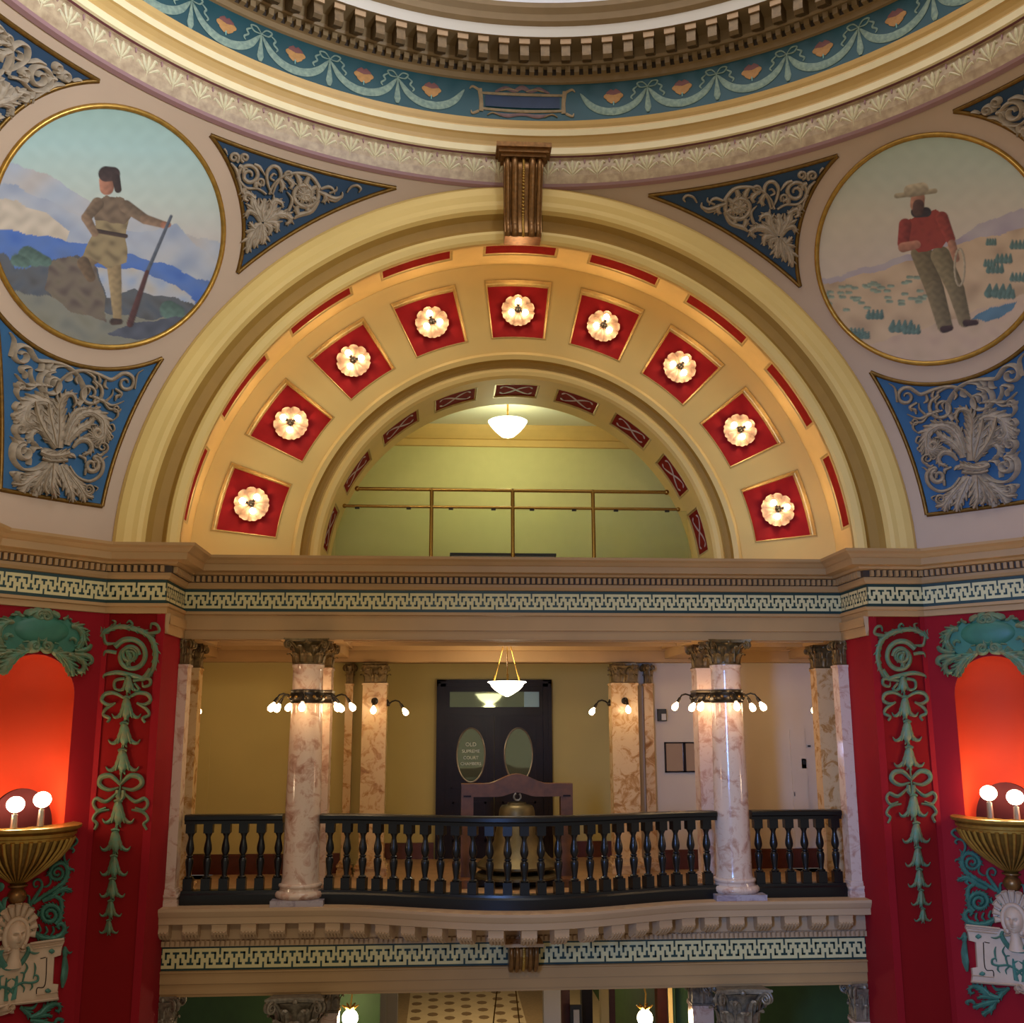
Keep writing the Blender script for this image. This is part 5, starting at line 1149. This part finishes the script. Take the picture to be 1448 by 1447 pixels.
tri_strokes = [
 ([(520,440),(560,360),(640,300),(740,285),(830,310),(885,390)]+sp(780,440,105,-20,1.7), [1.4,2.2,2.6,2.8,2.6,2.2,1.2]),
 ([(700,620),(740,590),(830,560),(885,480)], [0.8,2.8,2.8,1.6]), ([(660,560),(690,480),(650,420)], [2,2,0.6]),
 ([(880,420),(930,440),(1000,470),(1050,455),(1055,420)], [2,2.4,2.4,1.8,0.6]), ([(900,400),(950,385),(985,400),(1000,440)], [1.6,2,1.6,0.6]), ([(960,430),(1010,410),(1015,380)], [1.4,1.4,0.5]), ([(940,470),(1000,490),(1040,475)], [1.2,1.4,0.5]), ([(1090,425),(1120,385),(1165,375),(1190,400),(1175,425)], [0.8,1.4,1.6,1.4,0.6]),
 ([(500,440),(440,400),(350,390),(290,320)]+sp(375,300,82,170,1.6), [1.4,2.2,2.4,2.2,1.2]), ([(410,220),(450,240),(490,300)], [1.6,2,0.8]),
 (sp(265,172,38,60,1.4,-1), [2,2,1.4]), (sp(342,172,32,100,1.4), [1.9,1.9,1.3]), ([(190,105),(205,125),(215,150)], [1.4,1.2,0.5]), ([(240,210),(280,260),(300,330),(320,430)], [1,2.2,2.4,1]),
 ([(540,440),(510,360),(505,280),(545,235),(590,250),(605,310),(570,370),(545,440)], [1,1.8,2.2,2.2,2.2,1.8,1]), ([(560,340),(530,320),(550,290),(575,300)], [1.2,1.4,1.4,0.8]), (sp(665,300,35,120,1.3), [1.8,1.6,1]), (sp(455,350,30,60,1.3,-1), [1.7,1.5,1]),
 ([(480,640),(470,560),(490,470)], [4,6,1.6]), ([(470,640),(420,540),(390,440)], [4,6,1.4]), ([(490,640),(540,560),(560,490),(610,500),(620,540)], [4,5,4,2,0.8]), ([(500,640),(580,590),(650,590),(675,630),(640,660)], [4,5,4,3,1]), ([(450,600),(380,560),(350,600),(375,580)], [3,3,2,0.8]), ([(420,470),(360,430),(340,470),(370,490)], [2.4,3,2.4,1]),
 ([(470,650),(420,690),(375,640)], [4,4,1]), ([(450,660),(390,760),(355,870)], [5,6,1.2]), ([(460,660),(440,750),(410,830)], [4,5,1]), ([(470,660),(480,740),(475,805)], [4,5,1.2]), ([(480,650),(530,680),(515,740)], [4,4,1]), ([(490,645),(570,650),(575,720)], [3,4,1.2]), ([(430,700),(400,700),(345,715)], [3,3,0.8])]
low_m = orn(low_half, c4, S_sphere, 0.05, 1.1); low_mm = [m.xform(mirror_az, True) for m in low_m]; low_ax = orn(low_axis, c4, S_sphere, 0.07)
for k in range(6):                         # flower in the eye of the big scroll and leaves round it
    a = R_(60*k+15); tri_strokes.append(([(780,440),(780+32*math.cos(a),440+32*math.sin(a)),(780+56*math.cos(a+0.25),440+56*math.sin(a+0.25))], [2,4.2,1]))
for p, q, r in (((640,310),(690,360),(670,400)),((720,290),(745,350),(730,385)),((810,310),(790,360),(815,385)),((870,380),(830,410),(850,430)),((870,480),(840,470),(845,500)),((800,560),(800,525),(770,520)),((735,590),(720,545),(745,520)),((690,620),(650,590),(655,560)),((930,440),(935,470),(915,500)),((300,230),(330,250),(325,290)),((420,390),(430,360),(470,380)),((600,330),(620,380),(600,420)),((350,390),(330,420),(350,450))):
    tri_strokes.append(([p,q,r], [2.4,3.2,0.8]))
for p, q, r in (((610,510),(640,540),(625,570)),((560,540),(590,560),(580,600)),((640,610),(620,650),(640,665)),((700,500),(690,540),(715,560)),((760,560),(800,590),(790,620)),((800,600),(770,610),(760,640)),((520,470),(500,500),(515,530)),((650,470),(660,510),(640,530)),((640,1040),(615,1050),(625,1085)),((560,1130),(570,1090),(590,1110)),((690,980),(660,1000),(640,985)),((560,880),(590,860),(610,880)),((700,860),(720,890),(700,910)),((520,1000),(560,1020),(560,1050))):
    low_half.append(([p,q,r], [1.6,2.6,0.7]))
low_half.append((sp(770,690,26,0,1.4), [1.6,1.6,1.1])); low_half.append((sp(640,930,20,0,1.3), [1.5,1.4,1.0]))
low_m = orn(low_half, c4, S_sphere, 0.05, 1.1); low_mm = [m.xform(mirror_az, True) for m in low_m]
tri_m = orn(tri_strokes, c6, S_sphere, 0.045, 1.35)
def panel(side, kind):
    f = [lambda m: m]
    if kind == 'far': f.append(lambda m: m.xform(mirror_az, True))
    if side == 'right': f.append(lambda m: m.xform(mirror_x, True))
    def X(m):
        for g in f: m = g(m)
        return m
    patch, edges = (low_patch, low_edges) if kind == 'low' else (tri_patch, tri_edges)
    c = Vector((0,0,0)); v = X(patch).v
    for p in v[::50]: c += Vector(p)
    c /= len(v[::50])
    lab = {'low': 'blue panel with a large pale acanthus plant below the %s', 'near': 'shade-painted blue triangle with pale scrollwork between the %s and the keystone', 'far': 'shade-painted blue triangle with pale scrollwork away from the keystone beside the %s'}[kind] % ('buckskin mural' if side == 'left' else 'red shirt mural')
    t = empty('blue_panel', c, lab, 'wall panel', 'blue panels on the pendentives')
    obj('field', X(patch), 'panel_blue' if kind == 'low' else 'panel_blue_shaded', t, sharp=80); obj('gilt_frame', X(frame_mesh(edges)), 'gilt_dark', t, sharp=60)
    for m in (low_m+low_mm if kind == 'low' else tri_m): obj('scroll', X(m), 'stone_relief', t, sharp=60)
    if kind == 'low':
        for m in low_ax: obj('acanthus_leaf', X(m), 'stone_relief', t, sharp=60)
for sd in ('left', 'right'):
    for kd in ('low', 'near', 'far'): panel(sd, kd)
# ================================================================== PAINTED DRUM FRIEZE
def S_fr(x, y, h=0.0): a = x/5.615; return Vector(((5.612-h)*math.cos(a), (5.612-h)*math.sin(a), 9.60+0.51*y))
mat('swag_green', '#8fa08a', 0.6, var=0.35, vscale=24, col2='#6d8277'); mat('pansy_orange', '#c08a4c', 0.6, var=0.2, vscale=20); mat('pansy_purple', '#7c4a44', 0.6); mat('leaf_mint', '#7fa79c', 0.6); mat('tablet_tan', '#9a8058', 0.6, var=0.3, vscale=18); mat('tablet_mauve', '#7a5a55', 0.6, var=0.3, vscale=18); mat('tablet_blue', '#15294a', 0.55, var=0.2)
mb = MB(); stroke(mb, [(-0.42,0.74),(-0.30,0.42),(-0.15,0.24),(0,0.19),(0.15,0.24),(0.30,0.42),(0.42,0.74)], [0.008,0.055,0.09,0.11,0.09,0.055,0.008], 0.014, lambda x, y, h=0: S_fr(x, y, h)); sw_me = make_mesh('swag', mb, 'swag_green', 60)
def S_u(x, y, h=0.0): return S_fr(x, y/0.51, h)     # metres both ways
mb = MB(); stroke(mb, [(0.435,0.40),(0.435,0.30),(0.435,0.20),(0.435,0.11),(0.435,0.04)], [0.008,0.016,0.03,0.042,0.016], 0.016, S_u)
for s in (-1, 1):
    stroke(mb, [(0.435,0.40),(0.435+s*0.06,0.47),(0.435+s*0.13,0.46),(0.435+s*0.09,0.40),(0.435,0.40)], [0.007,0.010,0.012,0.010,0.006], 0.02, S_u); stroke(mb, [(0.435+s*0.13,0.42),(0.435+s*0.18,0.38),(0.435+s*0.16,0.33),(0.435+s*0.21,0.28),(0.435+s*0.19,0.24)], [0.008,0.013,0.012,0.012,0.006], 0.008, S_u)
ta_me = make_mesh('tassel', mb, 'swag_green', 60)
mb = MB()
for a, r, mi in ((60,0.06,1),(120,0.06,1),(0,0.062,0),(180,0.062,0),(-65,0.06,0),(-115,0.06,0)):
    x, y = 0.062*math.cos(R_(a)), 0.315+0.05*math.sin(R_(a)); stroke(mb, [(x-r,y),(x,y),(x+r,y)], [0.012,r,0.012], 0.012, S_u, mi)
stroke(mb, [(0,0.24),(0,0.18)], [0.01,0.006], 0.008, S_u, 2)
pa_me = make_mesh('pansy', mb, ['pansy_orange','pansy_purple','leaf_mint'], 60)
for sgn in (-1, 1):
    for k in range(9):
        a = PI/2+sgn*R_(11.95+8.88*k); M = Matrix.Translation(AX) @ Matrix.Rotation(a, 4, 'Z')
        if sgn > 0: M = M @ Matrix.Scale(-1, 4, (0,1,0))
        M = Matrix.Translation(AX) @ Matrix.Rotation(a, 4, 'Z')
        put('swag', sw_me, frieze, M); put('pansy', pa_me, frieze, M)
        put('tassel', ta_me, frieze, M @ (Matrix.Identity(4) if sgn < 0 and False else Matrix.Rotation(0, 4, 'Z')) if sgn > 0 else M @ Matrix.Rotation(-R_(8.88), 4, 'Z'))
S_t = lambda x, y, h=0.0: (lambda q: Vector((q.x*0+(5.612-h)*math.cos(PI/2-x/5.612), YC+(5.612-h)*math.sin(PI/2-x/5.612), 9.60+y)))(Vector((0,0,0)))
tabm = MB(); tabm.grid([[S_t(-0.48+0.96*i/12, y, 0.012) for i in range(13)] for y in (0.17,0.33)])
tab = obj('name_tablet', tabm, 'tablet_blue', frieze)
for nm, m, sts in (('tablet_border','tablet_tan',[([(-0.52,0.14),(0,0.13),(0.52,0.14)],[0.018,0.022,0.018]),([(-0.52,0.36),(0,0.37),(0.52,0.36)],[0.018,0.022,0.018]),([(-0.53,0.10),(-0.53,0.25),(-0.55,0.42)],[0.03,0.025,0.03]),([(0.53,0.10),(0.53,0.25),(0.55,0.42)],[0.03,0.025,0.03]),
        ([(-0.56,0.40),(-0.64,0.44),(-0.68,0.40)],[0.02,0.018,0.006]),([(0.56,0.40),(0.64,0.44),(0.68,0.40)],[0.02,0.018,0.006]),([(-0.56,0.10),(-0.64,0.06),(-0.66,0.10)],[0.02,0.018,0.006]),([(0.56,0.10),(0.64,0.06),(0.66,0.10)],[0.02,0.018,0.006])]),
      ('tablet_scroll','tablet_mauve',[([(-0.35,0.39),(-0.22,0.45),(-0.1,0.42),(0,0.47),(0.1,0.42),(0.22,0.45),(0.35,0.39)],[0.012,0.03,0.025,0.035,0.025,0.03,0.012]),([(-0.38,0.09),(-0.2,0.06),(-0.05,0.08),(0.05,0.08),(0.2,0.06),(0.38,0.09)],[0.01,0.03,0.02,0.02,0.03,0.01])]),
      ('tablet_leaf','tablet_tan',[([(-0.28,0.41),(-0.16,0.44),(-0.05,0.41)],[0.008,0.014,0.006]),([(0.28,0.41),(0.16,0.44),(0.05,0.41)],[0.008,0.014,0.006]),([(-0.45,0.05),(-0.38,0.09),(-0.28,0.05)],[0.006,0.012,0.006]),([(0.45,0.05),(0.38,0.09),(0.28,0.05)],[0.006,0.012,0.006])])):
    for pts, wd in sts:
        mb = MB(); stroke(mb, pts, wd, 0.016 if nm != 'tablet_leaf' else 0.03, S_t); obj(nm, mb, m, tab)
# ================================================================== BELLFLOWER GARLANDS ON THE PIERS
def c8(x, y): return (x/3.013+100, y/3.013+860)
def bellflower(cx, cy, wd, ht):
    mb = MB(); S = S_strip; q = 3.013
    P = lambda x, y: c8(cx+x*wd, cy+y*ht)
    w_ = wd/q
    stroke(mb, [P(0,-0.5),P(0,-0.2),P(0,0.2),P(0,0.5)], [w_*0.14,w_*0.27,w_*0.30,w_*0.05], 0.055, S)
    for s in (-1,1):
        stroke(mb, [P(s*0.06,-0.35),P(s*0.2,0.1),P(s*0.3,0.42)], [w_*0.10,w_*0.15,w_*0.03], 0.045, S)
        stroke(mb, [P(s*0.18,0.12),P(s*0.42,0.36),P(s*0.62,0.38),P(s*0.74,0.22)], [w_*0.12,w_*0.10,w_*0.07,w_*0.02], 0.035, S)
        stroke(mb, [P(s*0.05,0.42),P(s*0.12,0.6)], [w_*0.08,w_*0.03], 0.03, S)
    stroke(mb, [P(-0.2,-0.5),P(0,-0.55),P(0.2,-0.5)], [w_*0.06,w_*0.11,w_*0.06], 0.045, S)
    return mb
BF = [(245,325,72,70),(237,430,84,92),(228,540,92,92),(220,655,96,92),(202,875,92,100),(190,995,88,92),(184,1103,80,88),(177,1198,74,82),(170,1285,64,70),(162,1362,56,58)]
ribbon = []
def bowset(ax, loops):
    for pts, wd in loops:
        ribbon.append((pts, wd)); ribbon.append(([(2*ax-x, y) for x, y in pts], wd))
bowset(236, [([(225,382),(185,362),(145,368),(132,395),(160,412),(192,405)], [2,3,3.4,3.2,2.6,1.2]), ([(190,405),(150,430),(138,455),(165,470),(155,488)], [2,2.8,2.6,2.6,2])])
bowset(212, [([(212,752),(170,715),(130,722),(122,752),(160,775),(205,765)], [2.4,4,4.4,4,3,1.6]), ([(200,775),(200,800),(212,820)], [3,4.4,2]), ([(195,790),(150,825),(110,812),(96,835),(115,862),(150,850)], [2,3,3.2,3,2.8,1.4]), ([(165,860),(115,870),(95,900),(112,920),(100,945)], [1.6,2.8,2.8,2.6,2.2])])
scr = [([(45,175),(95,150),(140,105),(200,80),(275,90),(335,120),(362,180),(355,250),(330,300)], [2,4,5,4,4.6,5,5.4,4.4,1.6]), (sp(255,205,78,-150,1.7), [5,4.4,4,3,2]), (sp(252,200,40,0,1.6,-1), [4,3.6,3,2]),
 ([(330,110),(375,100),(368,72),(345,68),(340,90)], [3,3.4,3,2.4,1.4]), ([(245,90),(262,70),(250,55),(238,66)], [2.4,2.6,2,1]), ([(175,90),(190,60),(175,52)], [2.6,2.4,0.8]), ([(120,120),(130,85),(112,62),(100,75)], [2.6,2.6,2.2,1]), ([(140,110),(150,150),(190,150)], [3,3.6,1.2]),
 ([(340,260),(310,300),(270,290),(200,275),(145,285),(140,300)], [4,5,4.6,4,2.6,1]), ([(230,300),(190,310),(190,345),(225,350)], [2.6,3,2.6,1.4]), ([(265,310),(330,300),(338,325),(310,335),(305,315)], [3,3.4,3,2.4,1.2]), ([(270,320),(290,345),(270,355)], [2.4,2.4,1]), ([(240,180),(250,210),(240,250)], [4,6,3]), ([(195,190),(150,185),(140,205)], [3.2,3,1])]
def garland(side):
    X = (lambda m: m) if side == 'left' else (lambda m: m.xform(mirror_x, True)); T = (lambda p: p) if side == 'left' else mirror_x
    t = empty('bellflower_garland', T(S_strip(155,1322)), 'green bellflower garland with bows on the red pier under the %s' % SIDE[side], 'ornament', 'garlands on the red piers')
    for b_ in BF: obj('bellflower', X(bellflower(*b_)), 'verdigris', t, sharp=60)
    mb = MB(); stroke(mb, [c8(245,300),c8(228,560),c8(205,830),c8(185,1100),c8(162,1370)], [1.6,1.6], 0.03, S_strip); obj('stem', X(mb), 'verdigris', t, sharp=60)
    for pts, wd in ribbon:
        mb = MB(); stroke(mb, [c8(*p) for p in pts], wd, 0.04, S_strip); obj('ribbon', X(mb), 'verdigris', t, sharp=60)
    for pts, wd in scr:
        mb = MB(); leafy(mb, [c8(*p) for p in pts], [w_*0.9 for w_ in wd], 0.045, S_strip, 0.0, 4.8); obj('scroll_leaf', X(mb), 'verdigris', t, sharp=60)
garland('left'); garland('right')
# ================================================================== CARTOUCHE ABOVE AND TROPHY BELOW EACH NICHE
def mirror_s(p):
    s = (p-P_DIAG).dot(SD); return p+SD*(2*(NS-s))
def c11(x, y): return (x/11.14, y/11.14+850)
def c85(x, y): return (x/8.515, y/8.515+1130)
def c7(x, y): return (x/6.99, y/6.99+1240)
def half_mesh(pts, conv, S, h0, h1, taper=0.9):
    """half plate given by px outline (right half, axis first and last); mirrored on the other side"""
    A = [S(*conv(*p), h0) for p in pts]; ax = [p for p in (A[0], A[-1])]; c = (A[0]+A[-1])/2
    B = [S(*conv(*p), h1) for p in pts]; cB = (B[0]+B[-1])/2; B = [cB+(p-cB)*taper for p in B]
    full_A = A+[mirror_s(p) for p in A[::-1]]; full_B = B+[mirror_s(p) for p in B[::-1]]; n = len(full_A)
    mb = MB(); mb.add(full_A+full_B, [tuple(range(n,2*n))]+[(i,(i+1)%n,n+(i+1)%n,n+i) for i in range(n)]); return mb
cart = [(600,150),(700,125),(800,150),(870,205),(930,290),(1020,300),(1085,270),(1130,330),(1190,385),(1270,420),(1320,520),(1330,640),(1270,760),(1150,830),(1030,850),(880,810),(740,775),(600,765)]
cart_st = [(sp(740,235,85,-170,1.7), [4,4.4,4,3]), ([(820,180),(900,230),(935,270)], [4,5,2]), (sp(745,715,85,170,1.7,-1), [4,4.4,4,3]), ([(610,560),(640,610),(700,620),(690,585)], [2.6,3,2.4,1]), ([(600,660),(605,560),(600,470)], [4,3.4,1]),
 ([(1130,400),(1220,410),(1300,500),(1310,620),(1230,760)], [4,6,6,6,4]), ([(1100,620),(1140,590),(1190,620),(1180,680)], [2,3,3,1]), ([(860,660),(930,680)], [2,1]),
 ([(830,790),(950,850),(1050,930),(1120,1050),(1160,1190)], [4,8,8,7,1.6]), ([(960,860),(1060,1000),(1110,1120)], [5,6,1.5]), ([(900,800),(950,740),(930,790)], [3,4,1]), ([(1080,850),(1200,880),(1300,940),(1330,1030),(1290,1110),(1230,1105),(1240,1070)], [5,6,5,4.4,4,3,1.6]), ([(1180,840),(1300,850),(1420,890),(1440,960),(1390,1000)], [4,5,4,3.4,1.4]), ([(1180,780),(1290,780),(1400,740),(1440,680)], [3,4,4,2]), ([(1380,560),(1360,500),(1420,470)], [2,2.4,1]), ([(1000,290),(1060,260),(1070,220)], [2.6,2.4,0.8]), ([(1100,280),(1140,300)], [2,0.8])]
vine = [([(380,1440),(345,1330),(390,1240),(460,1130),(505,1050),(490,985),(440,970),(405,1010),(420,1060),(460,1045)], [2,2.6,3,2.8,2.2,2,2,1.8,1.6,1.4]), ([(345,1330),(350,1230),(345,1170),(290,1158)], [2.6,2.4,1.8,0.7]),
 ([(400,1260),(520,1170),(640,1100),(740,1030),(795,960),(815,860),(780,785),(710,770),(630,820),(590,910)]+sp(690,890,92,175,1.4,-1), [2.4,3.4,3.6,3.2,2.6,2.4,2.4,2.2,2,1.4]),
 ([(590,900),(610,1000),(570,1050),(520,1060)], [1.2,1.8,1.8,0.8]), ([(805,790),(770,700),(790,620),(850,590),(890,620),(870,650)], [2,2,2,2,2,1.2]), ([(850,590),(920,530),(925,490),(890,465),(885,490)], [1.4,2,2,2,1]), ([(820,850),(880,850),(890,880)], [2,1.8,0.6]), ([(800,770),(840,720)], [1.8,0.6]), ([(680,1100),(780,1080),(860,1110),(800,1130)], [3,3.4,1.6,0.6]), ([(700,1080),(760,1130),(720,1180)], [3,3,1])]
vine2 = [([(330,300),(285,400),(300,500),(370,580),(480,615),(590,590),(640,520),(610,465),(570,490),(590,520)], [2.4,4,4.4,4.6,4.8,4.4,4,3.4,2.6,1.6]), (sp(495,375,112,60,1.9,-1), [3.4,3.4,3.2,3,2.4]), ([(420,240),(520,190),(600,130),(690,150)], [3,4,3.4,1]), ([(540,190),(600,230),(610,330),(590,400)], [3,3.6,3.2,1.4]), ([(350,410),(380,360),(370,330)], [2,2.2,0.8]), ([(380,470),(400,530),(370,560)], [1.6,2.2,1]), ([(450,490),(465,540),(430,580)], [1.6,2.2,1]), ([(520,490),(530,540),(500,580)], [1.6,2.2,1]), ([(600,400),(640,410)], [1.6,0.6]), ([(520,170),(600,110),(580,90)], [2.4,2.6,0.8])]
plaque = [(95,655),(180,690),(300,655),(635,605),(640,640),(618,690),(605,775),(540,795),(525,1060),(580,1065),(572,1140),(582,1215),(100,1275)]
def tz(p): return p
def dgl(a, z, h): return dg(NS-a, z, h)
def trophy(side):
    X = (lambda m: m) if side == 'left' else (lambda m: m.xform(mirror_x, True)); T = (lambda p: p) if side == 'left' else mirror_x
    def two(parent, nm, sts, conv, h, m, base=0.0):
        for pts, wd in sts:
            mb = MB(); leafy(mb, [conv(*p) for p in pts], wd, h, S_diag, base, 3.3 if nm in ('vine','leaf_spray') else 5.5); obj(nm, X(mb), m, parent, sharp=60); obj(nm, X(mb.xform(mirror_s, True)), m, parent, sharp=60)
    t = empty('cartouche', T(dg(NS,2.95,0.02)), 'green scrolled cartouche over the lit niche under the %s' % SIDE[side], 'ornament', 'cartouches over the niches')
    obj('shield', X(half_mesh(cart, c11, S_diag, 0.0, 0.045, 0.94)), 'cartouche_green', t)
    mb = MB(); rows = []
    for r, h in ((1.0,0.044),(0.93,0.06),(0.7,0.075),(0.4,0.085),(0.02,0.088)): rows.append([dgl(r*0.30*math.cos(2*PI*k/36), 3.03+r*0.15*math.sin(2*PI*k/36), h) for k in range(36)])
    mb.grid(rows, 0, True, True); obj('boss', X(mb), 'cartouche_green', t, sharp=60)
    two(t, 'scroll', cart_st, c11, 0.05, 'verdigris', 0.03)
    t = empty('trophy_relief', T(dg(NS,-0.6,0.02)), 'relief of green scrolls around a cream plaque below the urn under the %s' % SIDE[side], 'ornament', 'reliefs below the urns')
    two(t, 'vine', vine, c85, 0.04, 'teal_leaf'); two(t, 'vine', vine2, c7, 0.05, 'teal_leaf')
    pl = obj('plaque', X(half_mesh(plaque, c7, S_diag, 0.0, 0.05, 0.985)), 'plaque_cream', t)
    for pts, wd in (([(300,665),(470,640),(635,618)],[2.2,2.2]), ([(310,690),(470,668),(622,645)],[1.2,1.2]), ([(330,715),(470,695),(612,675)],[1.2,1.2]), ([(110,1262),(350,1235),(580,1205)],[2.2,2.2]), ([(360,1170),(470,1155),(575,1140)],[1.2,1.2])):
        mb = MB(); stroke(mb, [c7(*p) for p in pts], wd, 0.03, S_diag, 0, 5, 0.045); obj('moulding', X(mb), 'plaque_cream', pl); obj('moulding', X(mb.xform(mirror_s, True)), 'plaque_cream', pl)
    two(pl, 'panel_line', [([(400,810),(445,800),(450,795)],[0.8,0.8]), ([(462,800),(445,1070),(370,1100),(360,1160)],[0.9,0.9])], c7, 0.02, 'dark_wood', 0.045)
    two(pl, 'swag', [([(95,905),(170,890),(230,830),(280,740),(270,690)],[3,4,4.4,4,2.4]), ([(290,740),(340,760),(390,750)],[2,2,0.6])], c7, 0.06, 'teal_leaf', 0.03)
    two(pl, 'tendril', [([(70,1170),(130,1100),(220,1050),(310,1050),(370,1030),(375,985),(340,975),(330,1010)],[1,2,2,2,2,1.8,1.4,0.8]), ([(220,1050),(240,960),(200,950)],[1.4,1.8,0.8]), ([(240,960),(270,900),(250,850)],[1.6,1.8,0.7]), ([(200,1060),(240,1100),(230,1145)],[1.4,1.6,0.6]), ([(310,1050),(320,1090),(295,1125)],[1.4,1.6,0.6]), ([(340,980),(350,900),(340,850)],[1.2,1.8,0.8]), ([(60,1230),(60,1100),(65,1000)],[4,2.4,1]), ([(65,1040),(110,1010)],[2,0.6])], c7, 0.03, 'teal_leaf', 0.045)
    two(pl, 'rosette', [([(482,738),(512,738),(542,738)],[1,4.6,1]), ([(445,1130),(475,1130),(505,1130)],[1,4.6,1])], c7, 0.03, 'teal_leaf', 0.045)
    two(t, 'tassel', [([(640,690),(645,740),(640,790)],[1.6,5,3]), ([(660,740),(690,755),(715,740)],[2,1.6,0.6]), ([(640,790),(642,900),(630,1000),(615,1100)],[3,5.4,5.4,1.6])], c7, 0.05, 'teal_leaf')
    two(t, 'leaf_spray', [([(200,1290),(270,1340),(300,1390)],[3,5,3]), ([(300,1390),(400,1360),(470,1290),(540,1255),(590,1280),(580,1330),(545,1320)],[3,6,5,3.4,3,2.4,1.2]), ([(240,1300),(320,1300),(370,1250)],[3,3,0.8]), ([(380,1380),(470,1370),(520,1385)],[4,3,1]), ([(540,1447),(570,1410),(620,1420),(600,1450)],[2,3,3,1.4]), ([(300,1420),(420,1440),(560,1480)],[3,5,3]), ([(330,1420),(380,1500),(470,1560)],[3,5,3])], c7, 0.05, 'teal_leaf')
    for s in (0, 1):                       # rolled ends at the top and foot of the plaque
        for cc, r in (((225,690),50),((115,1295),46)):
            mb = MB(); stroke(mb, [c7(*p) for p in spiral(cc[0], cc[1], r, 60, 1.4, 1)], [2.4,2.4,2], 0.07, S_diag, 0, 5, 0.03); obj('volute', X(mb if s == 0 else mb.xform(mirror_s, True)), 'plaque_cream', pl, sharp=60)
    # mask: shell headdress, head
    zc = S_diag(*c7(95,575)).z
    mk = empty('mask_tmp', T(dg(NS,zc,0.05)))
    mb = MB(); n = 44; rows = []
    def hface(u, v):
        r2 = u*u+v*v; b_ = math.sqrt(max(0, 1-r2)); g = lambda a, b2, sa, sb: math.exp(-((u-a)/sa)**2-((v-b2)/sb)**2)
        return 0.105*b_+0.045*g(0,-0.10,0.10,0.22)*1.0+0.016*g(0,-0.22,0.14,0.09)-0.040*(g(0.33,0.10,0.17,0.09)+g(-0.33,0.10,0.17,0.09))+0.010*(g(0.33,0.09,0.10,0.05)+g(-0.33,0.09,0.10,0.05))+0.014*(g(0.30,0.24,0.2,0.05)+g(-0.30,0.24,0.2,0.05))-0.024*g(0,-0.47,0.22,0.03)+0.012*(g(0,-0.41,0.2,0.05)+g(0,-0.55,0.17,0.06))+0.014*g(0,-0.8,0.2,0.12)+0.010*(g(0.5,-0.25,0.2,0.2)+g(-0.5,-0.25,0.2,0.2))
    for i in range(19):
        r = i/18; rows.append([dgl(0.105*r*math.cos(2*PI*k/n), zc+0.145*r*math.sin(2*PI*k/n), 0.05+hface(r*math.cos(2*PI*k/n), r*math.sin(2*PI*k/n))) for k in range(n)])
    mb.grid(rows, 0, False, True); hd = obj('mask_face', X(mb), 'plaque_cream', t, sharp=80)
    bpy.data.objects.remove(mk)
    mb = MB(); mb.tube([dgl(0.115*math.cos(a), zc+0.155*math.sin(a), 0.07) for a in [R_(-60)+R_(300)*k/24 for k in range(25)]], 0.026, 8); obj('hair', X(mb), 'plaque_cream', hd, sharp=60)
    mb = MB(); m_ = 40; sh = [dgl((0.20+0.02*abs(math.cos(5.5*(R_(-18)+R_(216)*k/m_-R_(90)))))*math.cos(R_(-18)+R_(216)*k/m_), zc+0.055+(0.235+0.02*abs(math.cos(5.5*(R_(-18)+R_(216)*k/m_-R_(90)))))*math.sin(R_(-18)+R_(216)*k/m_), 0.05) for k in range(m_+1)]
    mb.add([dgl(0,zc,0.04)]+sh, [(0,k+1,k+2) for k in range(m_)]); obj('shell', X(mb), 'plaque_cream', hd)
    for k in range(11):
        a = R_(-18)+R_(216)*k/10; mb = MB(); ca, sa = math.cos(a), math.sin(a)
        mb.tube([dgl(0.12*ca, zc+0.03+0.15*sa, 0.05), dgl(0.18*ca, zc+0.05+0.21*sa, 0.055), dgl(0.21*ca, zc+0.06+0.245*sa, 0.07)], [0.014,0.030,0.036], 8); obj('shell_rib', X(mb), 'plaque_cream', hd, sharp=60)
    mb = MB(); mb.tube([dgl(0,zc-0.12,0.06), dgl(0,zc-0.20,0.06), dgl(0,zc-0.30,0.045)], [0.05,0.055,0.09], 14); obj('neck', X(mb), 'plaque_cream', hd, sharp=60)
trophy('left'); trophy('right')
